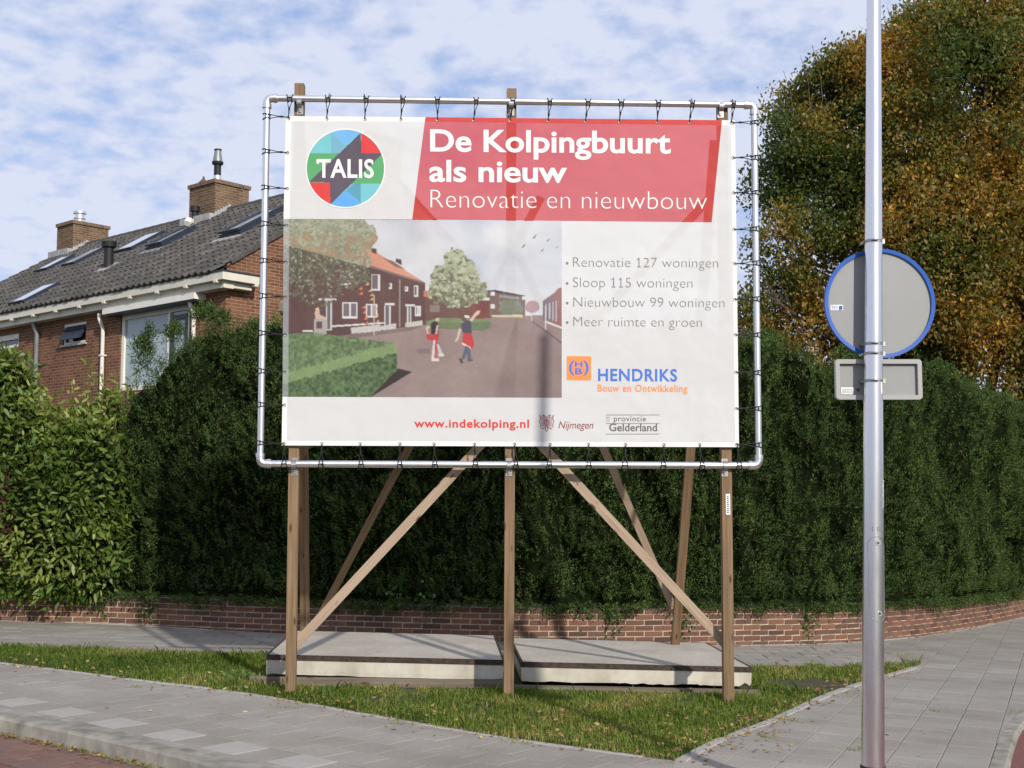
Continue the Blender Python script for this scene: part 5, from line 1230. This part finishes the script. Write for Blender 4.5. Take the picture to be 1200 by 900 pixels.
# ------------------------------------------------------------------ laurel, brown shrub, ivy
def ellip_leaves(blobs, dens, ln, Ybase, tone0, up=.2, droop=.0):
    Ps, Ns = [], []
    for cx, cy, rx_, ry_, dY in blobs:
        Y = Ybase + dY; c0 = atY(cx, cy, Y); sc = Y / FPX; R = np.array([rx_ * sc, rx_ * sc * .8, ry_ * sc]); n = int(dens * R[0] * R[2] * 9)
        u = rnd_unit(n); u = u[(u[:, 1] < .35)]; r = (.70 + .38 * rng.uniform(size=(len(u), 1))) * (1 + .46 * (vnoise(u * 3.8 + cx, 9)[:, None] - .5)); Ps.append(c0 + u * R * r); Ns.append(u)
    return np.concatenate(Ps), np.concatenate(Ns)
laurel = empty('laurel_shrub', tuple(gnd(60, 729)), 'bright glossy green laurel shrub spilling over the wall at the left end', 'shrub')
LB = [(55, 610, 92, 96, 0), (105, 560, 52, 70, -.05), (15, 520, 70, 60, .1), (-60, 600, 80, 100, 0), (88, 652, 62, 46, -.1), (8, 452, 36, 38, .25), (95, 512, 32, 34, .2), (-30, 440, 50, 38, .3), (0, 640, 60, 60, -.02), (128, 490, 18, 30, .3)]
Pl, Nl = ellip_leaves(LB, 900, .1, 15.25, .5); n = len(Pl)
D = unit(Nl * .55 + rng.normal(size=(n, 3)) * .55 + np.array([0, -.25, -.15])); ln = rng.uniform(.075, .135, n); cl_ = vnoise(Pl * 2.3, 12)
tn = np.clip(.42 + (cl_ - .5) * .6 + rng.normal(size=n) * .16 + (Pl[:, 2] > 2.2) * .12, 0, 1)
def laurel_geo(P, D, Wd, ln, tn):
    n = len(P); N = np.cross(D, Wd); l = ln[:, None]; w = l * .15
    pts = [P, P + D * l * .3 + Wd * w + N * l * .03, P + D * l * .7 + Wd * w * .95, P + D * l - N * l * .12, P + D * l * .7 - Wd * w * .95, P + D * l * .3 - Wd * w + N * l * .03]
    V = np.stack(pts, 1).reshape(-1, 3); return V, np.arange(n * 6).reshape(-1, 6), np.repeat(tn, 6)
order = np.argsort(Pl[:, 1] + rng.uniform(size=n) * .25); Pl, D, ln, tn = Pl[order], D[order], ln[order], tn[order]; Wd = side_of(D)
V, F, T_ = laurel_geo(Pl[290:], D[290:], Wd[290:], ln[290:], tn[290:]); mobj('leaf_mass', V, F, M['laurel'], laurel, tone=T_)['kind'] = 'stuff'
leafmeshes = []
for tq in (.3, .5, .7, .9):
    V, F, T_ = laurel_geo(np.zeros((1, 3)), np.array([[0, 0, 1.]]), np.array([[1., 0, 0]]), np.array([.1]), np.array([tq])); me = bpy.data.meshes.new('leaf'); me.from_pydata(V.tolist(), [], [tuple(range(6))]); me.materials.append(M['laurel']); a = me.attributes.new('tone', 'FLOAT', 'POINT'); a.data.foreach_set('value', T_.astype(np.float32)); leafmeshes.append(me)
for k in range(290):
    o = bpy.data.objects.new('leaf', leafmeshes[min(3, int(tn[k] * 4))]); COL.objects.link(o); o.parent = laurel
    z = Vector(D[k]); x = Vector(Wd[k]); y = z.cross(x); R = Matrix((x, y, z)).transposed().to_4x4() @ Matrix.Scale(ln[k] * 10, 4); R.translation = Vector(Pl[k]) - wl(laurel); o.matrix_basis = R
V, F = [], []
for cx, cy, rx_, ry_, dY in LB:    # near-black solid hearts, the shade inside the shrub put into their colour
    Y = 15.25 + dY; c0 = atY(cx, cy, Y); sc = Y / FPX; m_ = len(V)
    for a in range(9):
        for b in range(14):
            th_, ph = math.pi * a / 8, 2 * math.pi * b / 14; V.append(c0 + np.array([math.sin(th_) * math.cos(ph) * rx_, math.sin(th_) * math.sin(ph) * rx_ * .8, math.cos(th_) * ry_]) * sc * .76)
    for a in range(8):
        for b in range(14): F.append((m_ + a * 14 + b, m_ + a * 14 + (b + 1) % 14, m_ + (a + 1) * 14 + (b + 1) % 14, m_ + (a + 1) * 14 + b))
mobj('inner_shade_cores', V, F, M['inner'], laurel, smooth=True)
# upright laurel shoots
VV, TT = [], []
mt = MB()
for k in range(84):
    cx = random.uniform(-10, 150); top = 405 + random.uniform(0, 80) + (45 if 35 < cx < 100 else 12 if cx > 100 else 0); Y = 15.4 + random.uniform(-.1, .3)
    p1 = Vector(atY(cx + random.uniform(-8, 14), top, Y)); p0 = Vector(atY(cx, top + 60, Y)); mt.tube([p0, p1], [.006, .003], 4)
    q = 11; ts = np.linspace(.1, 1, q); Pp = np.array([p0 + (p1 - p0) * float(t) for t in ts]); ddx = np.tile(np.array((p1 - p0).normalized()), (q, 1)); DD = unit(ddx * .7 + rnd_unit(q) * .9)
    v, f, tq = laurel_geo(Pp, DD, side_of(DD), rng.uniform(.07, .12, q), rng.uniform(.6, 1, q)); VV.append(v); TT.append(tq)
V = np.concatenate(VV); mobj('leafy_shoots', V, np.arange(len(V)).reshape(-1, 6), M['laurel'], laurel, tone=np.concatenate(TT))['kind'] = 'stuff'; mt.build('shoot_stems', M['bark'], laurel)
bs = sprig_cloud('brown_conifer', 2, 605, 14.75, 13, 52, 420, M['brownshrub'], None, up=1.0, leaf=.04, tone=.5); del bs['kind']; props(bs, 'small brown withered conifer at the far left edge of the laurel', 'conifer')
labs = [(118, 700, 26, 'ivy hanging below the laurel at the left end of the wall'), (176, 712, 30, 'ivy on the wall just right of the laurel'), (236, 700, 12, 'small ivy tuft high on the wall left of the billboard'), (462, 700, 22, 'ivy behind the left slab on the shaded wall'), (505, 704, 14, 'ivy tuft right of centre above the left slab'), (718, 722, 26, 'dark ivy strand hanging down the wall above the right slab'), (686, 718, 8, 'sparse ivy sprig on the wall beside the dark strand'), (800, 730, 18, 'ivy behind the raking right prop'), (944, 728, 34, 'ivy rooted at the wall foot left of the lamp post'), (1086, 712, 10, 'ivy wisp on the curved wall right of the lamp post')]
for cx, cy, nl, lab in labs:
    Y = float(np.interp(cx, pxs, WP[:, 1])) - .035; P = np.array([atY(cx + random.gauss(0, 7), cy + random.gauss(0, 11), Y) for _ in range(nl * 3)]); D = unit(rng.normal(size=(len(P), 3)) * .6 + np.array([0, -.6, -.5])); v, f, tq = leaf_mesh(P, D, side_of(D), rng.uniform(.03, .055, len(P)), rng.uniform(0, 1, len(P)), .42)
    o = mobj('ivy', v, f, M['ivy'], None, tone=tq, loc=atY(cx, cy, Y)); props(o, lab, 'ivy', 'ivy tufts on the brick wall')

# ------------------------------------------------------------------ autumn tree
TY = 24.5
tree = empty('autumn_tree', tuple(gnd(1130, 585 + 1.6 * FPX / TY)), 'big broad autumn tree with olive and orange leaves behind the hedge', 'tree')
base = Vector((atY(1130, 500, TY)[0], TY, gz(9))); sc = TY / FPX
blobs = [(1150, 150, 165, 1), (1035, 175, 105, 1), (975, 225, 78, 1), (940, 170, 42, .8), (930, 290, 55, .8), (1000, 330, 85, .85), (960, 400, 75, .6), (1060, 80, 60, 1), (1030, 100, 48, 1), (1100, 45, 62, 1), (1160, 20, 60, 1), (1230, 80, 110, 1), (1100, 300, 120, 1), (1200, 280, 140, 1), (1170, 410, 120, 1), (1070, 410, 70, .8), (1290, 220, 150, 1), (1300, 380, 130, 1), (905, 350, 35, .5), (1010, 75, 34, .9), (960, 115, 36, 1), (932, 135, 38, .95), (985, 92, 38, 1), (912, 215, 40, .8), (892, 420, 44, .8), (885, 375, 34, .7)]
m = MB(); tp = base + Vector((0, 0, 2.2)); m.tube([base - Vector((0, 0, .2)), base + Vector((.03, 0, .5)), tp], [.32, .24, .2], 12); m.build('trunk', M['bark'], tree)
Pc = []; 
lim_ = MB()
for cx, cy, r, dn in blobs:
    q0 = Vector(atY(cx, cy, TY + random.uniform(-.9, .6))); R = r * sc; midp = (tp + q0) / 2 + Vector((random.uniform(-.3, .3), random.uniform(-.3, .3), .35)); lim_.tube([tp - Vector((0, 0, .4)), midp, q0], [.10, .06, .02], 6)
    for _ in range(9):
        d = Vector((random.gauss(0, 1), random.gauss(0, 1), random.gauss(.4, 1))).normalized(); lim_.tube([q0 - (q0 - midp) * .2 * random.random(), q0 + d * R * .55, q0 + d * R * .98 + Vector((0, 0, .1))], [.03, .014, .004], 4)
    n = int(dn * 470 * R * R); u = rnd_unit(n); rr_ = rng.uniform(.45, 1.0, (n, 1)) ** .6 * (1 + .30 * (vnoise(u * 2.6 + cx * .1, 3)[:, None] - .5) + .34 * (vnoise(u * 6.5 + cx * .1, 4)[:, None] - .5)); Pc.append(np.array(q0) + u * R * rr_ * np.array([1, .9, 1]))
for (cx, cy) in ((905, 118), (918, 92), (938, 84), (952, 72), (975, 62), (1000, 48), (1015, 40), (1040, 22), (893, 168), (1075, -12), (1110, -8), (1180, -6)):
    q0 = Vector(atY(cx + 12, cy + 45, TY - .3)); q1 = Vector(atY(cx, cy - random.uniform(4, 22), TY - .3)); lim_.tube([q0, (q0 + q1) / 2 + Vector((.05, 0, 0)), q1], [.014, .009, .004], 4)
lim_.build('limbs', M['bark'], tree)
Pc = np.concatenate(Pc); gap = vnoise(Pc * 1.15, 44); Pc = Pc[gap > .26]; Pc = Pc[Pc[:, 1] < TY + 3]; n = len(Pc)
ctone = np.clip(.42 + (vnoise(Pc * 1.0, 21) - .5) * .95 + (Pc[:, 2] - 5) * .012 + rng.normal(size=n) * .10, 0, .97); VV, TT = [], []
k_ = 17; Pn = np.repeat(Pc, k_, 0) + rng.normal(size=(n * k_, 3)) * np.array([.13, .13, .11]); tno = np.clip(np.repeat(ctone, k_) + rng.normal(size=n * k_) * .14, 0, 1)
D = unit(rng.normal(size=(len(Pn), 3)) * .6 + np.array([.1, -.1, -.35])); v, f, tq = leaf_mesh(Pn, D, side_of(D), rng.uniform(.065, .115, len(Pn)), tno, .27)
print('tree leaves', len(Pn)); mobj('crown', v, f, M['tree'], tree, tone=tq)['kind'] = 'stuff'

# ------------------------------------------------------------------ grass and fallen leaves
gx = np.array([p[0] for p in grass_poly]); gy = np.array([p[1] for p in grass_poly]); N = 210000
X = rng.uniform(max(gx.min(), -6.5), gx.max(), N); Y = rng.uniform(gy.min(), gy.max(), N); ok = inpoly(X, Y, grass_poly)
# sparse toward worn places
Pxy = np.stack([X, Y, 0 * X], 1); dens = vnoise(Pxy * 2.2, 15) * .6 + vnoise(Pxy * 7, 16) * .4
worn = np.exp(-((X - 2.9) ** 2 + (Y - 11.3) ** 2) / .35) * .35
under = (np.abs(X - .02) < 2.1) & (Y > 10.70 + .05 * X) & (Y < 12.7)
ok &= (dens > .17 + worn + np.clip((X - 2.0) * .22, 0, .34)) & ~under; X, Y = X[ok], Y[ok]; n = len(X); Pxy = Pxy[ok]
tall = vnoise(Pxy * 1.7, 17); near = np.exp(-((Y - (10.75 + .04 * X)) / .35) ** 2) * ((X > -1.9) & (X < 2.3))
hgt = (.018 + .034 * rng.uniform(size=n) + .05 * np.clip(tall - .5, 0, 1)) * (1 + near * .1) * (1 + (rng.uniform(size=n) < .012) * 1.0)
X = X + rng.normal(size=n) * .022; Y = Y + rng.normal(size=n) * .022; gzv = GK * X; a = rng.uniform(0, 2 * math.pi, n); lean = rng.uniform(.1, .7, n) * hgt; dx, dy = np.cos(a), np.sin(a); w = rng.uniform(.002, .0042, n)
B0 = np.stack([X, Y, gzv], 1); sdv = np.stack([-dy, dx, 0 * dx], 1) * w[:, None]; dv = np.stack([dx, dy, 0 * dx], 1)
Mi = B0 + dv * (lean * .35)[:, None] + np.array([0, 0, 1]) * (hgt * .6)[:, None]; Ti = B0 + dv * lean[:, None] + np.array([0, 0, 1]) * hgt[:, None]
V = np.stack([B0 - sdv, B0 + sdv, Mi + sdv * .8, Ti, Mi - sdv * .8], 1).reshape(-1, 3)
tn = np.clip(.45 + (vnoise(Pxy * 3, 18) - .5) * .5 + (vnoise(Pxy * 1.1, 19) - .5) * .55 + rng.normal(size=n) * .17 + worn[ok] * 1.2, 0, 1)
print('grass', n); mobj('verge_grass', V, np.arange(n * 5).reshape(-1, 5), M['grass'], None, tone=np.repeat(tn, 5))['kind'] = 'stuff'
# leaves
def edge_pts(path, n, spread, lo=0, hi=1):
    P = resample(path, .05); k = (rng.uniform(lo, hi, n) * (len(P) - 1)).astype(int); return P[k] + rng.normal(size=(n, 2)) * spread
LP = np.concatenate([edge_pts(GF, 420, .07), edge_pts(GR, 620, .10, 0, .9), edge_pts(GF, 260, .3, .5, 1) + [0, .35], np.stack([rng.uniform(-5, 3, 120), rng.uniform(9, 13, 120)], 1), np.stack([rng.uniform(0, 1.9, 260), rng.uniform(8.4, 10.0, 260)], 1)])
zoff = np.where(inpoly(LP[:, 0], LP[:, 1], grass_poly), rng.uniform(.015, .05, len(LP)), .006)
LK = edge_pts(KF, 420, .035, .2, .95) + [-.03, -.03]; LP2 = np.stack([rng.uniform(1, 7, 16), rng.uniform(8, 12, 16)], 1)
LW_ = WP[rng.integers(40, len(WP) - 10, 420)] - np.array([0, 1]) * rng.uniform(.01, .12, (420, 1)); LP2 = np.concatenate([LP2, LW_])
XY = np.concatenate([LP, LK, LP2]); Z = np.concatenate([GK * LP[:, 0] + zoff, GK * LK[:, 0] - .088, GK * LP2[:, 0] + .008])
P = np.stack([XY[:, 0], XY[:, 1], Z], 1); n = len(P); D = unit(np.stack([rng.normal(size=n), rng.normal(size=n), rng.normal(size=n) * .25], 1)); Wd = unit(np.cross(D, np.array([0, 0, 1]) + rng.normal(size=(n, 3)) * .35))
v, f, tq = leaf_mesh(P, D, Wd, rng.uniform(.018, .05, n), rng.uniform(0, 1, n), .32); mobj('fallen_leaves', v, f, M['fallen'], None, tone=tq)['kind'] = 'stuff'
# weeds in the kerb joint and paving joints
XY = np.concatenate([edge_pts(KF, 1500, .02, .2, .95) + [-.02, -.02], edge_pts(GF, 500, .03)]); tuft = [gnd(x, y)[:2] for x, y in ((928, 845), (911, 859), (901, 865), (952, 778), (1194, 836), (338, 830), (463, 849), (1062, 768), (1000, 879), (1092, 834), (610, 872), (520, 852), (160, 806))]
XY = np.concatenate([XY] + [np.array(q) + rng.normal(size=(22, 2)) * [.05, .02] for q in tuft]); n = len(XY); zz = GK * XY[:, 0] + np.where(np.arange(n) < 1500, -.10, .0)
P = np.stack([XY[:, 0], XY[:, 1], zz], 1); D = unit(rng.normal(size=(n, 3)) * .5 + [0, 0, 1]); v, f, tq = leaf_mesh(P, D, side_of(D), rng.uniform(.015, .035, n), rng.uniform(.5, 1, n), .12); mobj('joint_weeds', v, f, M['grass'], None, tone=tq)['kind'] = 'stuff'
# broad-leaved weed in the grass
c0 = gnd(282, 797); n = 60; P = np.tile(c0, (n, 1)) + rng.normal(size=(n, 3)) * [.14, .1, .01] + [0, 0, .03]; D = unit(rng.normal(size=(n, 3)) * .6 + [0, 0, .5]); v, f, tq = leaf_mesh(P, D, side_of(D), rng.uniform(.03, .06, n), rng.uniform(.5, 1, n), .4); o = mobj('clover_weed', v, f, M['ivy'], None, tone=tq, loc=c0); o['kind'] = 'stuff'
